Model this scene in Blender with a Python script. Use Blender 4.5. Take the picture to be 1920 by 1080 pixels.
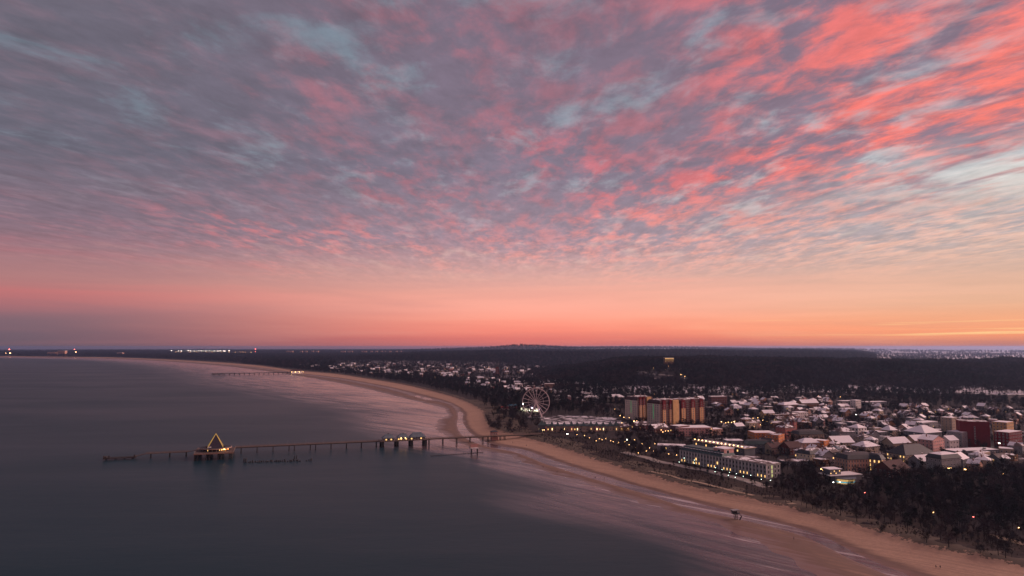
import bpy, bmesh, math, random
import numpy as np
from mathutils import Vector, Matrix

R = math.radians
sc = bpy.context.scene
for o in list(bpy.data.objects):
    bpy.data.objects.remove(o)

# ------------------------------------------------------------------ camera
CAM_H, FOC, HOR = 110.0, 1281.0, 650.0          # metres, pixels of a 1920 frame, horizon row
PITCH = math.atan((HOR - 540.0) / FOC)
cam_data = bpy.data.cameras.new('camera')
cam = bpy.data.objects.new('camera', cam_data)
sc.collection.objects.link(cam)
cam_data.sensor_width = 36.0
cam_data.lens = 36.0 * FOC / 1920.0
cam_data.clip_start, cam_data.clip_end = 1.0, 200000.0
cam.location = (0, 0, CAM_H)
cam.rotation_euler = (R(90) + PITCH, 0, 0)
sc.camera = cam

# ------------------------------------------------------------------ render look
sc.render.engine = 'CYCLES'
sc.cycles.use_denoising = True
sc.cycles.max_bounces = 5
sc.cycles.diffuse_bounces = 2
sc.cycles.glossy_bounces = 3
sc.cycles.transmission_bounces = 3
sc.cycles.volume_bounces = 1
sc.cycles.sample_clamp_indirect = 4.0
sc.cycles.caustics_reflective = False
sc.cycles.caustics_refractive = False
vs = sc.view_settings
vs.view_transform, vs.look, vs.exposure, vs.gamma = 'Standard', 'None', 0.0, 1.0
vs.use_curve_mapping = False

# ------------------------------------------------------------------ sky
SUN_AZ, SUN_EL = 78.0, 9.0         # degrees right of the view axis, degrees above the horizon

def lin(c):
    return tuple(((v / 255.0) / 12.92 if v / 255.0 <= 0.04045 else ((v / 255.0 + 0.055) / 1.055) ** 2.4) for v in c)

world = bpy.data.worlds.new('World')
sc.world = world
world.use_nodes = True
WN, WL = world.node_tree.nodes, world.node_tree.links
WN.clear()

class NT:
    """small helper for writing shader maths"""
    def __init__(s, nodes, links): s.n, s.l = nodes, links
    def put(s, sock, v):
        if hasattr(v, 'links') or isinstance(v, bpy.types.NodeSocket): s.l.new(v, sock)
        else: sock.default_value = v
    def m(s, op, a, b=0.0, c=0.0, clamp=False):
        n = s.n.new('ShaderNodeMath'); n.operation = op; n.use_clamp = clamp
        for i, v in enumerate((a, b, c)): s.put(n.inputs[i], v)
        return n.outputs[0]
    def vm(s, op, a, b=(0, 0, 0)):
        n = s.n.new('ShaderNodeVectorMath'); n.operation = op
        s.put(n.inputs[0], a); s.put(n.inputs[1], b)
        return n.outputs['Value'] if op in ('DOT_PRODUCT', 'LENGTH') else n.outputs['Vector']
    def comb(s, x, y, z):
        n = s.n.new('ShaderNodeCombineXYZ')
        for i, v in enumerate((x, y, z)): s.put(n.inputs[i], v)
        return n.outputs[0]
    def sep(s, v):
        n = s.n.new('ShaderNodeSeparateXYZ'); s.l.new(v, n.inputs[0]); return n.outputs
    def smooth(s, v, a, b, lo=0.0, hi=1.0):
        n = s.n.new('ShaderNodeMapRange'); n.interpolation_type = 'SMOOTHSTEP'
        s.put(n.inputs[0], v)
        for i, q in enumerate((a, b, lo, hi)): n.inputs[i + 1].default_value = q
        return n.outputs[0]
    def mix(s, f, a, b):
        n = s.n.new('ShaderNodeMix'); n.data_type = 'RGBA'; n.clamp_factor = True
        s.put(n.inputs['Factor'], f)
        for k, v in (('A', a), ('B', b)):
            q = [i for i in n.inputs if i.name == k and i.type == 'RGBA'][0]
            if isinstance(v, tuple): v = (v + (1.0,))[:4]
            s.put(q, v)
        return [o for o in n.outputs if o.type == 'RGBA'][0]
    def ramp(s, f, stops, interp='LINEAR'):
        n = s.n.new('ShaderNodeValToRGB'); cr = n.color_ramp; cr.interpolation = interp
        while len(cr.elements) < len(stops): cr.elements.new(0.5)
        for e, (p, c) in zip(cr.elements, stops):
            e.position = p; e.color = lin(c) + (1.0,)
        s.put(n.inputs[0], f); return n.outputs[0]
    def noise(s, vec, scale, detail=4.0, rough=0.5, dist=0.0, dim='3D'):
        n = s.n.new('ShaderNodeTexNoise'); n.noise_dimensions = dim
        if vec is not None: s.l.new(vec, n.inputs['Vector'])
        n.inputs['Scale'].default_value = scale; n.inputs['Detail'].default_value = detail
        n.inputs['Roughness'].default_value = rough; n.inputs['Distortion'].default_value = dist
        return n.outputs['Fac']

def build_sky():
    t = NT(WN, WL)
    geo = WN.new('ShaderNodeTexCoord').outputs['Generated']
    x, y, z = t.sep(geo)
    zc = t.m('MAXIMUM', z, 0.0)
    hl = t.m('SQRT', t.m('ADD', t.m('MULTIPLY', x, x), t.m('ADD', t.m('MULTIPLY', y, y), 1e-6)))
    sx, sy = math.sin(R(SUN_AZ)), math.cos(R(SUN_AZ))
    cs = t.m('DIVIDE', t.m('ADD', t.m('MULTIPLY', x, sx), t.m('MULTIPLY', y, sy)), hl)   # cosine of the angle from the sun's azimuth
    e = t.m('SQRT', zc)                                                                   # elevation axis of every ramp
    # cloud sheet seen in perspective
    inv = t.m('DIVIDE', 1.0, t.m('ADD', zc, 0.07))
    px, py = t.m('MULTIPLY', x, inv), t.m('MULTIPLY', y, inv)
    # rows of cloudlets fan out overhead
    ay = t.m('ABSOLUTE', py)
    gy = t.m('DIVIDE', ay, t.m('ADD', 1.0, t.m('MULTIPLY', ay, 0.35)))
    shx = t.m('MULTIPLY', px, t.m('ADD', 0.12, t.m('MULTIPLY', gy, 0.70)))
    c1 = t.comb(shx, t.m('MULTIPLY', py, 0.66), 3.1)
    c2 = t.comb(shx, t.m('MULTIPLY', py, 0.62), 11.7)
    big = t.noise(c1, 0.75, 3.0, 0.5, 0.3)
    cov = t.noise(c1, 3.6, 9.0, 0.58, 0.35)
    lit = t.noise(c2, 5.4, 9.0, 0.58, 0.3)
    fin = t.noise(c2, 13.0, 8.0, 0.62, 0.3)
    rip = t.noise(c1, 7.5, 8.0, 0.62, 0.3)
    # long flat bands close to the horizon
    band = t.noise(t.comb(t.m('MULTIPLY', x, 1.6), t.m('MULTIPLY', y, 1.6), t.m('MULTIPLY', zc, 26.0)), 1.5, 6.0, 0.55, 0.3)

    def tri(l, c, r):
        L, C, Rr = t.ramp(e, l), t.ramp(e, c), t.ramp(e, r)
        a = t.mix(t.smooth(cs, -0.45, 0.28), L, C)
        return t.mix(t.smooth(cs, 0.22, 0.85), a, Rr)
    E = lambda deg: math.sqrt(math.sin(R(deg)))
    glow = tri(
        [(0.0, (102, 85, 96)), (E(.9), (110, 93, 106)), (E(1.8), (124, 99, 111)), (E(2.7), (150, 105, 115)), (E(3.8), (180, 113, 116)), (E(4.9), (178, 124, 125)), (E(6.3), (166, 121, 126)), (E(8), (152, 117, 128)), (E(10.3), (132, 115, 129)), (E(15), (114, 124, 138)), (E(28), (108, 124, 138)), (1.0, (92, 112, 134))],
        [(0.0, (190, 108, 110)), (E(.67), (224, 118, 109)), (E(1.3), (248, 138, 120)), (E(2.2), (252, 152, 132)), (E(3.1), (250, 167, 149)), (E(4.5), (240, 168, 152)), (E(5.8), (226, 171, 159)), (E(7.2), (214, 174, 168)), (E(8.5), (202, 166, 164)), (E(10.3), (172, 154, 165)), (E(15), (146, 158, 170)), (E(28), (122, 142, 156)), (1.0, (100, 122, 144))],
        [(0.0, (150, 104, 114)), (E(.35), (198, 128, 112)), (E(.8), (240, 150, 112)), (E(1.3), (248, 164, 121)), (E(2.2), (240, 174, 135)), (E(3.1), (227, 177, 147)), (E(4.5), (215, 173, 151)), (E(6.3), (201, 173, 161)), (E(8), (192, 179, 173)), (E(10.3), (202, 196, 190)), (E(12), (216, 222, 218)), (E(16), (172, 184, 192)), (E(28), (136, 150, 164)), (1.0, (104, 124, 146))])
    shade = tri(
        [(0.0, (100, 86, 98)), (E(2), (120, 97, 110)), (E(4), (156, 108, 116)), (E(6), (150, 112, 122)), (E(9), (126, 106, 121)), (E(14), (101, 98, 113)), (E(28), (107, 101, 115))],
        [(0.0, (180, 104, 108)), (E(2), (232, 140, 126)), (E(4), (220, 156, 148)), (E(6), (200, 152, 151)), (E(9), (158, 136, 150)), (E(14), (128, 116, 133)), (E(28), (120, 105, 122))],
        [(0.0, (170, 112, 112)), (E(2), (226, 160, 126)), (E(4), (204, 166, 148)), (E(6), (188, 166, 160)), (E(9), (172, 164, 168)), (E(14), (146, 120, 135)), (E(28), (122, 108, 126))])
    hot = tri(
        [(0.0, (112, 90, 102)), (E(2), (140, 102, 112)), (E(4), (194, 113, 116)), (E(8.5), (184, 108, 120)), (E(13), (142, 107, 121)), (E(28), (148, 109, 122))],
        [(0.0, (206, 114, 110)), (E(2), (255, 160, 138)), (E(4), (255, 178, 160)), (E(8.5), (224, 146, 144)), (E(13), (218, 108, 116)), (E(28), (206, 106, 116))],
        [(0.0, (190, 124, 112)), (E(1.5), (254, 180, 134)), (E(4), (234, 184, 158)), (E(8.5), (230, 188, 172)), (E(11), (238, 164, 146)), (E(13.5), (250, 128, 114)), (E(28), (240, 120, 112))])
    litw = t.smooth(t.m('ADD', t.m('MULTIPLY', cs, 0.05), t.m('ADD', t.m('MULTIPLY', lit, 0.66), t.m('MULTIPLY', fin, 0.34))), 0.44, 0.64)
    patch = t.smooth(t.m('ADD', big, t.m('MULTIPLY', cs, 0.30)), 0.44, 0.68)
    litw = t.m('MULTIPLY', litw, t.m('ADD', 0.25, t.m('MULTIPLY', patch, 0.75)))
    cloud = t.mix(litw, shade, hot)
    gap = t.smooth(t.m('ADD', cov, t.m('MULTIPLY', t.m('SUBTRACT', fin, 0.5), 0.25)), 0.50, 0.72, 0.0, 0.75)
    # a clear window low on the sunset side
    clr = t.m('MULTIPLY', t.m('MULTIPLY', t.smooth(cs, 0.50, 0.80), t.m('MULTIPLY', t.smooth(zc, math.sin(R(8.0)), math.sin(R(11.0))), t.smooth(zc, math.sin(R(15.5)), math.sin(R(12.0))))), t.smooth(cov, 0.36, 0.56))
    gap = t.m('MAXIMUM', gap, t.m('MULTIPLY', clr, 0.9))
    upper = t.mix(gap, cloud, glow)
    low = t.mix(t.smooth(band, 0.42, 0.66, 0.0, 0.75), glow, hot)
    low = t.mix(t.smooth(band, 0.50, 0.30, 0.0, 0.35), low, shade)
    relief = t.m('ADD', t.m('MULTIPLY', rip, 0.66), t.m('ADD', t.m('MULTIPLY', fin, 0.34), 0.53))
    upper = t.vm('MULTIPLY', upper, t.comb(relief, relief, relief))
    col = t.mix(t.smooth(zc, math.sin(R(4.2)), math.sin(R(8.5))), low, upper)
    # thin bright slits between the bars of cloud close to the sunset horizon
    slit = t.noise(t.comb(t.m('MULTIPLY', x, 3.0), t.m('MULTIPLY', y, 3.0), t.m('MULTIPLY', zc, 210.0)), 1.0, 4.0, 0.5, 0.2)
    slit = t.m('MULTIPLY', t.m('MULTIPLY', t.smooth(slit, 0.58, 0.74), t.smooth(cs, 0.38, 0.66)), t.m('MULTIPLY', t.smooth(zc, math.sin(R(0.5)), math.sin(R(1.1))), t.smooth(zc, math.sin(R(2.6)), math.sin(R(1.6)))))
    col = t.mix(t.m('MULTIPLY', slit, 0.8), col, lin((255, 214, 150)))
    # the last sunlit slit of clear sky by the sun
    nish = WN.new('ShaderNodeTexSky'); nish.sky_type = 'NISHITA'; nish.sun_disc = False
    nish.sun_elevation = R(max(SUN_EL - 8.0, 0.5)); nish.sun_rotation = R(SUN_AZ)
    bg1 = WN.new('ShaderNodeBackground'); t.put(bg1.inputs[0], col); bg1.inputs[1].default_value = 1.03
    bg2 = WN.new('ShaderNodeBackground'); t.put(bg2.inputs[0], nish.outputs[0]); bg2.inputs[1].default_value = 0.012
    add = WN.new('ShaderNodeAddShader'); WL.new(bg1.outputs[0], add.inputs[0]); WL.new(bg2.outputs[0], add.inputs[1])
    out = WN.new('ShaderNodeOutputWorld'); WL.new(add.outputs[0], out.inputs['Surface'])
build_sky()

# ------------------------------------------------------------------ the afterglow: one wide soft warm sun low on the right
sun_data = bpy.data.lights.new('sun', 'SUN')
sun = bpy.data.objects.new('sun', sun_data)
sc.collection.objects.link(sun)
sun_data.energy, sun_data.angle, sun_data.color = 3.0, R(50), (1.0, 0.68, 0.61)
sd = Vector((math.sin(R(SUN_AZ)) * math.cos(R(SUN_EL + 16)), math.cos(R(SUN_AZ)) * math.cos(R(SUN_EL + 16)), math.sin(R(SUN_EL + 16))))
sun.rotation_euler = (-sd).to_track_quat('-Z', 'Y').to_euler()

# ------------------------------------------------------------------ projection: photo pixel -> point on the land
FWD = np.array([0, math.cos(PITCH), math.sin(PITCH)]); UPV = np.array([0, -math.sin(PITCH), math.cos(PITCH)])
def ray(u, v):
    return FWD + np.array([1.0, 0, 0]) * ((u - 960.0) / FOC) + UPV * ((540.0 - v) / FOC)
def P(u, v, z=0.0):
    d = ray(u, v)
    k = (z - CAM_H) / d[2]
    return np.array([d[0] * k, d[1] * k, z])

# ------------------------------------------------------------------ shore: waterline, tidal pool edges, dune foot (nearest first)
SHORE = [  # waterline, seaward pool edge, landward pool edge, dune foot
    ((2600, 1620), None, None, (3300, 1500)),
    ((1980, 1290), None, None, (2330, 1190)),
    ((1680, 1170), (1800, 1135), (1840, 1125), (1925, 1080)),
    ((1535, 1080), (1610, 1056), (1640, 1052), (1724, 1036)),
    ((1448, 1024), (1500, 1004), (1530, 1000), (1620, 1004)),
    ((1345, 988), (1385, 974), (1400, 965), (1500, 970)),
    ((1254, 956), (1295, 955), (1310, 943), (1394, 945)),
    ((1178, 934), (1208, 926), (1224, 919), (1300, 926)),
    ((1113, 909), (1132, 904), (1146, 896), (1210, 901)),
    ((1034, 884), (1028, 872), (1044, 865), (1102, 866)),
    ((944, 851), (968, 849), (986, 844), (1034, 843)),
    ((895, 842), (915, 838), (930, 834), (985, 829)),
    ((855, 829), (880, 826), (900, 823), (958, 821)),
    ((823, 811), (862, 812), (878, 806), (921, 810)),
    ((818, 796), (856, 798), (868, 788), (903, 791)),
    ((838, 777), (858, 780), (868, 774), (897, 774)),
    ((832, 765), None, None, (872, 757)),
    ((812, 760), None, None, (839, 744)),
    ((780, 752), (790, 748), (798, 744), (780, 728)),
    ((738, 742), None, None, (740, 720)),
    ((691, 730), None, None, (691, 712)),
    ((631, 717.6), None, None, (631, 703)),
    ((562, 705.5), None, None, (555, 696)),
    ((480, 693.5), None, None, (480, 686)),
    ((400, 684.6), None, None, (400, 680)),
    ((300, 677), None, None, (300, 674.3)),
    ((200, 672.4), None, None, (200, 670.8)),
    ((0, 669.4), None, None, (0, 668.6)),
    ((-400, 668), None, None, (-400, 667.4)),
    ((-1500, 667), None, None, (-1500, 666.5))]
Wl = np.array([P(*s[0])[:2] for s in SHORE])
Dl = np.array([P(*s[3])[:2] for s in SHORE])

def sdist(x, y, line):
    """signed distance to a polyline, positive on its inland (right-hand) side"""
    x, y = np.asarray(x, float), np.asarray(y, float)
    best = np.full(x.shape, 1e12); sgn = np.ones(x.shape)
    for a, b in zip(line[:-1], line[1:]):
        dx, dy = b - a
        L2 = dx * dx + dy * dy
        t = np.clip(((x - a[0]) * dx + (y - a[1]) * dy) / L2, 0, 1)
        qx, qy = x - (a[0] + t * dx), y - (a[1] + t * dy)
        d2 = qx * qx + qy * qy
        m = d2 < best
        best = np.where(m, d2, best)
        sgn = np.where(m, np.sign(dy * qx - dx * qy), sgn)
    return np.sqrt(best) * np.where(sgn == 0, 1, sgn)

def sstep(a, b, x):
    t = np.clip((x - a) / (b - a), 0, 1)
    return t * t * (3 - 2 * t)

_rg = np.random.RandomState(5)
_ph = _rg.rand(24, 4)
def wob(x, y, wl, k=0):
    """smooth pseudo noise, about -1..1"""
    r = 0
    for i in range(6):
        a = _ph[(i + k) % 24]
        th = a[0] * 6.283
        f = 6.283 / (wl * (0.6 + a[1] * 0.9))
        r = r + np.sin((x * math.cos(th) + y * math.sin(th)) * f + a[2] * 6.283 + 1.7 * np.sin((x * math.sin(th) - y * math.cos(th)) * f * 0.7 + a[3] * 6.283))
    return r / 3.0

def hill1(x, y):
    """the wooded hill behind the town"""
    front = 1480 + 40 * wob(x, y * 0, 700, 3) - 90 * sstep(700, 1500, x)
    return (45 - 9 * sstep(800, 1500, x) + 5 * wob(x, y, 600, 1) + 3.5 * wob(x, y, 240, 13)) * sstep(front, front + 560, y) * sstep(-40, 460, x - 0.06 * (y - 1500)) * (1 - sstep(2700, 3500, y))

def land_h(x, y):
    """height of the land surface (only meaningful inland of the dune foot)"""
    x, y = np.asarray(x, float), np.asarray(y, float)
    s = sdist(x, y, Dl)
    d = np.hypot(x, y)
    h = 3.6 + 1.0 * np.exp(-np.abs(s - 14) / 12.0) + 2.5 * sstep(60, 220, s) + 3.5 * sstep(200, 900, s) + 0.35 * wob(x, y, 60) * (s > 10)
    h = h + hill1(x, y)
    h = h + (38 + 15 * wob(x, y, 1700, 4)) * sstep(3500, 4700, y) * sstep(-1500, 300, x + 0.1 * (y - 4000)) * (1 - sstep(7600, 8600, y)) * (1 - 0.96 * sstep(2400, 2900, x - 0.5 * (y - 5000)) * sstep(3500, 4200, y))
    g = lambda cx, cy, wx, wy, a: a * np.exp(-((x - cx) / wx) ** 2 - ((y - cy) / wy) ** 2)
    h = h + g(480, 11000, 620, 900, 44) + g(60, 10800, 300, 700, 30) + g(-200, 11500, 1500, 900, 60) + g(1700, 12500, 1500, 1000, 62) + g(3300, 13500, 1600, 900, 60) + g(5600, 12500, 1800, 900, 40)
    h = np.where(s > 0, h, -3.0)
    h = np.where(s > 0, -3.0 + (h + 3.0) * sstep(-1.0, 4.0 + 0.010 * d, s), h)
    return h

def land(u, v):
    """where the line of sight through a photo pixel meets the land"""
    d = ray(u, v)
    ks = np.geomspace(250, 30000, 900)
    zs = CAM_H + d[2] * ks
    hs = land_h(d[0] * ks, d[1] * ks)
    hs = np.maximum(hs, 0)
    i = int(np.argmax(zs <= hs)) if (zs <= hs).any() else len(ks) - 1
    a, b = ks[max(i - 1, 0)], ks[i]
    for _ in range(12):
        m = 0.5 * (a + b)
        if CAM_H + d[2] * m <= max(float(land_h(d[0] * m, d[1] * m)), 0): b = m
        else: a = m
    return np.array([d[0] * b, d[1] * b, CAM_H + d[2] * b])
def zat(x, y): return float(land_h(x, y))
def mpp(p): return math.hypot(p[0], p[1]) / FOC           # metres per photo pixel at a place

# ------------------------------------------------------------------ materials
MATS = {}
def mat(name, col, rough=0.8, var=0.25, scale=1.2, emit=None, estr=0.0, metal=0.0, spec=0.3, bump=0.0):
    if name in MATS: return MATS[name]
    m = bpy.data.materials.new(name); m.use_nodes = True
    nt = NT(m.node_tree.nodes, m.node_tree.links)
    b = m.node_tree.nodes['Principled BSDF']
    b.inputs['Roughness'].default_value = rough; b.inputs['Metallic'].default_value = metal
    b.inputs['Specular IOR Level'].default_value = spec
    tc = m.node_tree.nodes.new('ShaderNodeTexCoord').outputs['Object']
    if var > 0:
        f = nt.noise(tc, scale, 5.0, 0.6)
        c = nt.mix(nt.smooth(f, 0.3, 0.7), tuple(v * (1 - var) for v in col), tuple(min(v * (1 + var * 0.6), 1) for v in col))
        nt.put(b.inputs['Base Color'], c)
        if bump:
            bn = m.node_tree.nodes.new('ShaderNodeBump'); bn.inputs['Strength'].default_value = bump
            nt.put(bn.inputs['Height'], f); m.node_tree.links.new(bn.outputs[0], b.inputs['Normal'])
    else:
        b.inputs['Base Color'].default_value = tuple(col) + (1,)
    if emit:
        b.inputs['Emission Color'].default_value = tuple(emit) + (1,)
        b.inputs['Emission Strength'].default_value = estr
    MATS[name] = m
    return m

def snow_roof(name, tile, amount, seed=0.0):
    """roof covering with snow that has slid or melted away in patches"""
    if name in MATS: return MATS[name]
    m = bpy.data.materials.new(name); m.use_nodes = True
    nt = NT(m.node_tree.nodes, m.node_tree.links); b = m.node_tree.nodes['Principled BSDF']
    ob = m.node_tree.nodes.new('ShaderNodeTexCoord').outputs['Object']
    info = m.node_tree.nodes.new('ShaderNodeObjectInfo').outputs['Random']
    v = nt.vm('ADD', ob, nt.comb(nt.m('MULTIPLY', info, 90.0), nt.m('MULTIPLY', info, 37.0), seed))
    f = nt.noise(v, 0.16, 5.0, 0.6, 0.6)
    k = nt.smooth(f, 0.66 - amount * 0.42, 0.72 - amount * 0.40)
    t2 = nt.mix(nt.noise(v, 2.0, 4.0), tuple(q * 0.7 for q in tile), tuple(min(q * 1.25, 1) for q in tile))
    nt.put(b.inputs['Base Color'], nt.mix(k, t2, (0.82, 0.82, 0.84)))
    b.inputs['Roughness'].default_value = 0.75
    MATS[name] = m
    return m

M_SNOW = mat('snow', (0.82, 0.82, 0.84), 0.7, 0.06, 0.2)
M_DARKWOOD = mat('weathered_timber', (0.06, 0.05, 0.045), 0.8, 0.4, 0.8)
M_STEEL = mat('painted_steel', (0.30, 0.30, 0.31), 0.45, 0.1, 0.5)
M_CONC = mat('concrete', (0.32, 0.31, 0.29), 0.85, 0.25, 0.4)
M_DARK = mat('dark_steel', (0.04, 0.042, 0.048), 0.6, 0.2, 0.7)
M_WHITE = mat('white_paint', (0.72, 0.71, 0.69), 0.6, 0.1, 0.5)
M_GLASS = mat('window_glass', (0.014, 0.015, 0.02), 0.2, 0.0, spec=0.35)
M_WARM = mat('lit_window_warm', (0.1, 0.08, 0.05), 0.4, 0.0, emit=(1.0, 0.56, 0.18), estr=1.7)
M_WARMHI = mat('lit_bulb_warm', (0.1, 0.08, 0.05), 0.4, 0.0, emit=(1.0, 0.55, 0.2), estr=14.0)
M_WHITEHI = mat('lit_bulb_white', (0.1, 0.1, 0.1), 0.4, 0.0, emit=(0.95, 0.92, 0.78), estr=14.0)
M_COOLHI = mat('lit_bulb_cool', (0.1, 0.1, 0.1), 0.4, 0.0, emit=(0.72, 0.95, 0.80), estr=9.0)
M_REDHI = mat('lit_bulb_red', (0.1, 0.02, 0.02), 0.4, 0.0, emit=(1.0, 0.12, 0.10), estr=14.0)
M_GREENLT = mat('lit_sign_green', (0.02, 0.1, 0.05), 0.4, 0.0, emit=(0.10, 0.75, 0.30), estr=0.22)

# ------------------------------------------------------------------ mesh building
class MB:
    def __init__(s): s.v, s.f, s.mi, s.mats = [], [], [], []
    def mt(s, m):
        if m not in s.mats: s.mats.append(m)
        return s.mats.index(m)
    def add(s, verts, faces, m):
        k = len(s.v); i = s.mt(m)
        s.v.extend([tuple(map(float, q)) for q in verts])
        for f in faces: s.f.append(tuple(k + a for a in f)); s.mi.append(i)
    def box(s, x0, x1, y0, y1, z0, z1, m, skip=()):
        v = [(x0, y0, z0), (x1, y0, z0), (x1, y1, z0), (x0, y1, z0), (x0, y0, z1), (x1, y0, z1), (x1, y1, z1), (x0, y1, z1)]
        f = [(3, 2, 1, 0), (4, 5, 6, 7), (0, 1, 5, 4), (1, 2, 6, 5), (2, 3, 7, 6), (3, 0, 4, 7)]
        s.add(v, [q for i, q in enumerate(f) if i not in skip], m)
    def tube(s, a, b, r0, r1, m, n=6, cap=True):
        a, b = Vector(a), Vector(b); d = (b - a)
        if d.length < 1e-6: return
        d.normalize(); q = d.orthogonal().normalized(); w = d.cross(q)
        v = [a + (q * math.cos(6.28319 * i / n) + w * math.sin(6.28319 * i / n)) * r0 for i in range(n)]
        v += [b + (q * math.cos(6.28319 * i / n) + w * math.sin(6.28319 * i / n)) * r1 for i in range(n)]
        f = [(i, (i + 1) % n, n + (i + 1) % n, n + i) for i in range(n)]
        if cap: f += [tuple(range(n))[::-1], tuple(range(n, 2 * n))]
        s.add(v, f, m)
    def beam(s, a, b, w, h, m):
        a, b = Vector(a), Vector(b); d = (b - a).normalized()
        side = d.cross(Vector((0, 0, 1)))
        if side.length < 1e-4: side = Vector((1, 0, 0))
        side.normalize(); up = side.cross(d)
        v = []
        for p in (a, b):
            for sx, sz in ((-1, -1), (1, -1), (1, 1), (-1, 1)): v.append(p + side * sx * w / 2 + up * sz * h / 2)
        s.add(v, [(0, 3, 2, 1), (4, 5, 6, 7), (0, 1, 5, 4), (1, 2, 6, 5), (2, 3, 7, 6), (3, 0, 4, 7)], m)
    def ring(s, c, r0, r1, z0, z1, m, n=32, axis='Z'):
        v, f = [], []
        for i in range(n):
            ca, sa = math.cos(6.28319 * i / n), math.sin(6.28319 * i / n)
            for r, z in ((r0, z0), (r1, z0), (r1, z1), (r0, z1)):
                p = (r * ca, r * sa, z) if axis == 'Z' else (r * ca, z, r * sa)
                v.append((c[0] + p[0], c[1] + p[1], c[2] + p[2]))
        for i in range(n):
            a, b = i * 4, ((i + 1) % n) * 4
            for k in range(4): f.append((a + k, b + k, b + (k + 1) % 4, a + (k + 1) % 4))
        s.add(v, f, m)
    def mesh(s, name):
        me = bpy.data.meshes.new(name)
        me.from_pydata(s.v, [], s.f)
        for m in s.mats: me.materials.append(m)
        if len(s.mats) > 1: me.polygons.foreach_set('material_index', s.mi)
        me.update()
        return me
    def build(s, name, parent=None, loc=None, rz=0.0):
        return obj(name, s.mesh(name), parent, loc, rz)

def obj(name, me, parent=None, loc=None, rz=0.0, scale=None):
    o = bpy.data.objects.new(name, me)
    sc.collection.objects.link(o)
    if parent is not None: o.parent = parent
    if loc is not None: o.location = loc
    if rz: o.rotation_euler = (0, 0, rz)
    if scale is not None: o.scale = scale
    return o
def thing(name, label, cat, loc, rz=0.0, group=None):
    o = obj(name, None, None, tuple(loc), rz)
    o.empty_display_size = 1.0
    return tag(o, label, cat, group)
def tag(o, label, cat, group=None, kind=None):
    if label: o['label'] = label
    if cat: o['category'] = cat
    if group: o['group'] = group
    if kind: o['kind'] = kind
    return o
def structure(o): o['kind'] = 'structure'; return o
def smooth(me):
    me.polygons.foreach_set('use_smooth', [True] * len(me.polygons))

# ------------------------------------------------------------------ ground sheet out to the horizon
def in_poly(u, v, poly):
    u, v = np.asarray(u, float), np.asarray(v, float); c = np.zeros(u.shape, bool)
    n = len(poly)
    for i in range(n):
        (x1, y1), (x2, y2) = poly[i], poly[(i + 1) % n]
        if y1 == y2: continue
        c ^= ((y1 > v) != (y2 > v)) & (u < (x2 - x1) * (v - y1) / (y2 - y1) + x1)
    return c
def world_poly(pts): return [tuple(land(u, v)[:2]) for u, v in pts]

PLAZA = world_poly([(1010, 783), (1060, 777), (1160, 783), (1175, 796), (1060, 800), (1020, 797)])
TOWN = world_poly([(1180, 812), (1180, 770), (1320, 748), (1560, 742), (1760, 768), (1960, 775), (1960, 862), (1760, 890), (1560, 905), (1440, 880), (1330, 850), (1250, 832)])
AHLB = [(-1250, 4700), (-820, 3300), (-360, 2600), (-120, 2050), (160, 1960), (420, 2350), (330, 3300), (-80, 3900)]
HEATH = world_poly([(985, 820), (1160, 822), (1300, 865), (1440, 915), (1505, 945), (1470, 962), (1394, 942), (1210, 895), (1102, 861), (1034, 838)])
PARK = world_poly([(1430, 915), (1500, 880), (1600, 905), (1700, 895), (1960, 880), (2100, 1000), (2100, 1100), (1900, 1068), (1724, 1028), (1560, 975)])

def grid_mesh(name, rows, cols, az0, az1, d0, d1, hfun):
    az = np.radians(np.linspace(az0, az1, cols)); d = np.geomspace(d0, d1, rows)
    A, D = np.meshgrid(az, d)
    X, Y = D * np.sin(A), D * np.cos(A)
    Z = hfun(X, Y)
    me = bpy.data.meshes.new(name)
    v = np.stack([X, Y, Z], -1).reshape(-1, 3)
    idx = np.arange(rows * cols).reshape(rows, cols)
    f = np.stack([idx[:-1, :-1], idx[:-1, 1:], idx[1:, 1:], idx[1:, :-1]], -1).reshape(-1, 4)
    me.vertices.add(len(v)); me.vertices.foreach_set('co', v.ravel())
    me.loops.add(f.size); me.loops.foreach_set('vertex_index', f.ravel().astype(np.int32))
    me.polygons.add(len(f)); me.polygons.foreach_set('loop_start', np.arange(0, f.size, 4, dtype=np.int32))
    me.update(calc_edges=True); me.validate()
    smooth(me)
    return me, X.ravel(), Y.ravel(), Z.ravel()

def float_attr(me, name, vals):
    a = me.attributes.new(name, 'FLOAT', 'POINT'); a.data.foreach_set('value', np.asarray(vals, np.float32))

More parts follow.
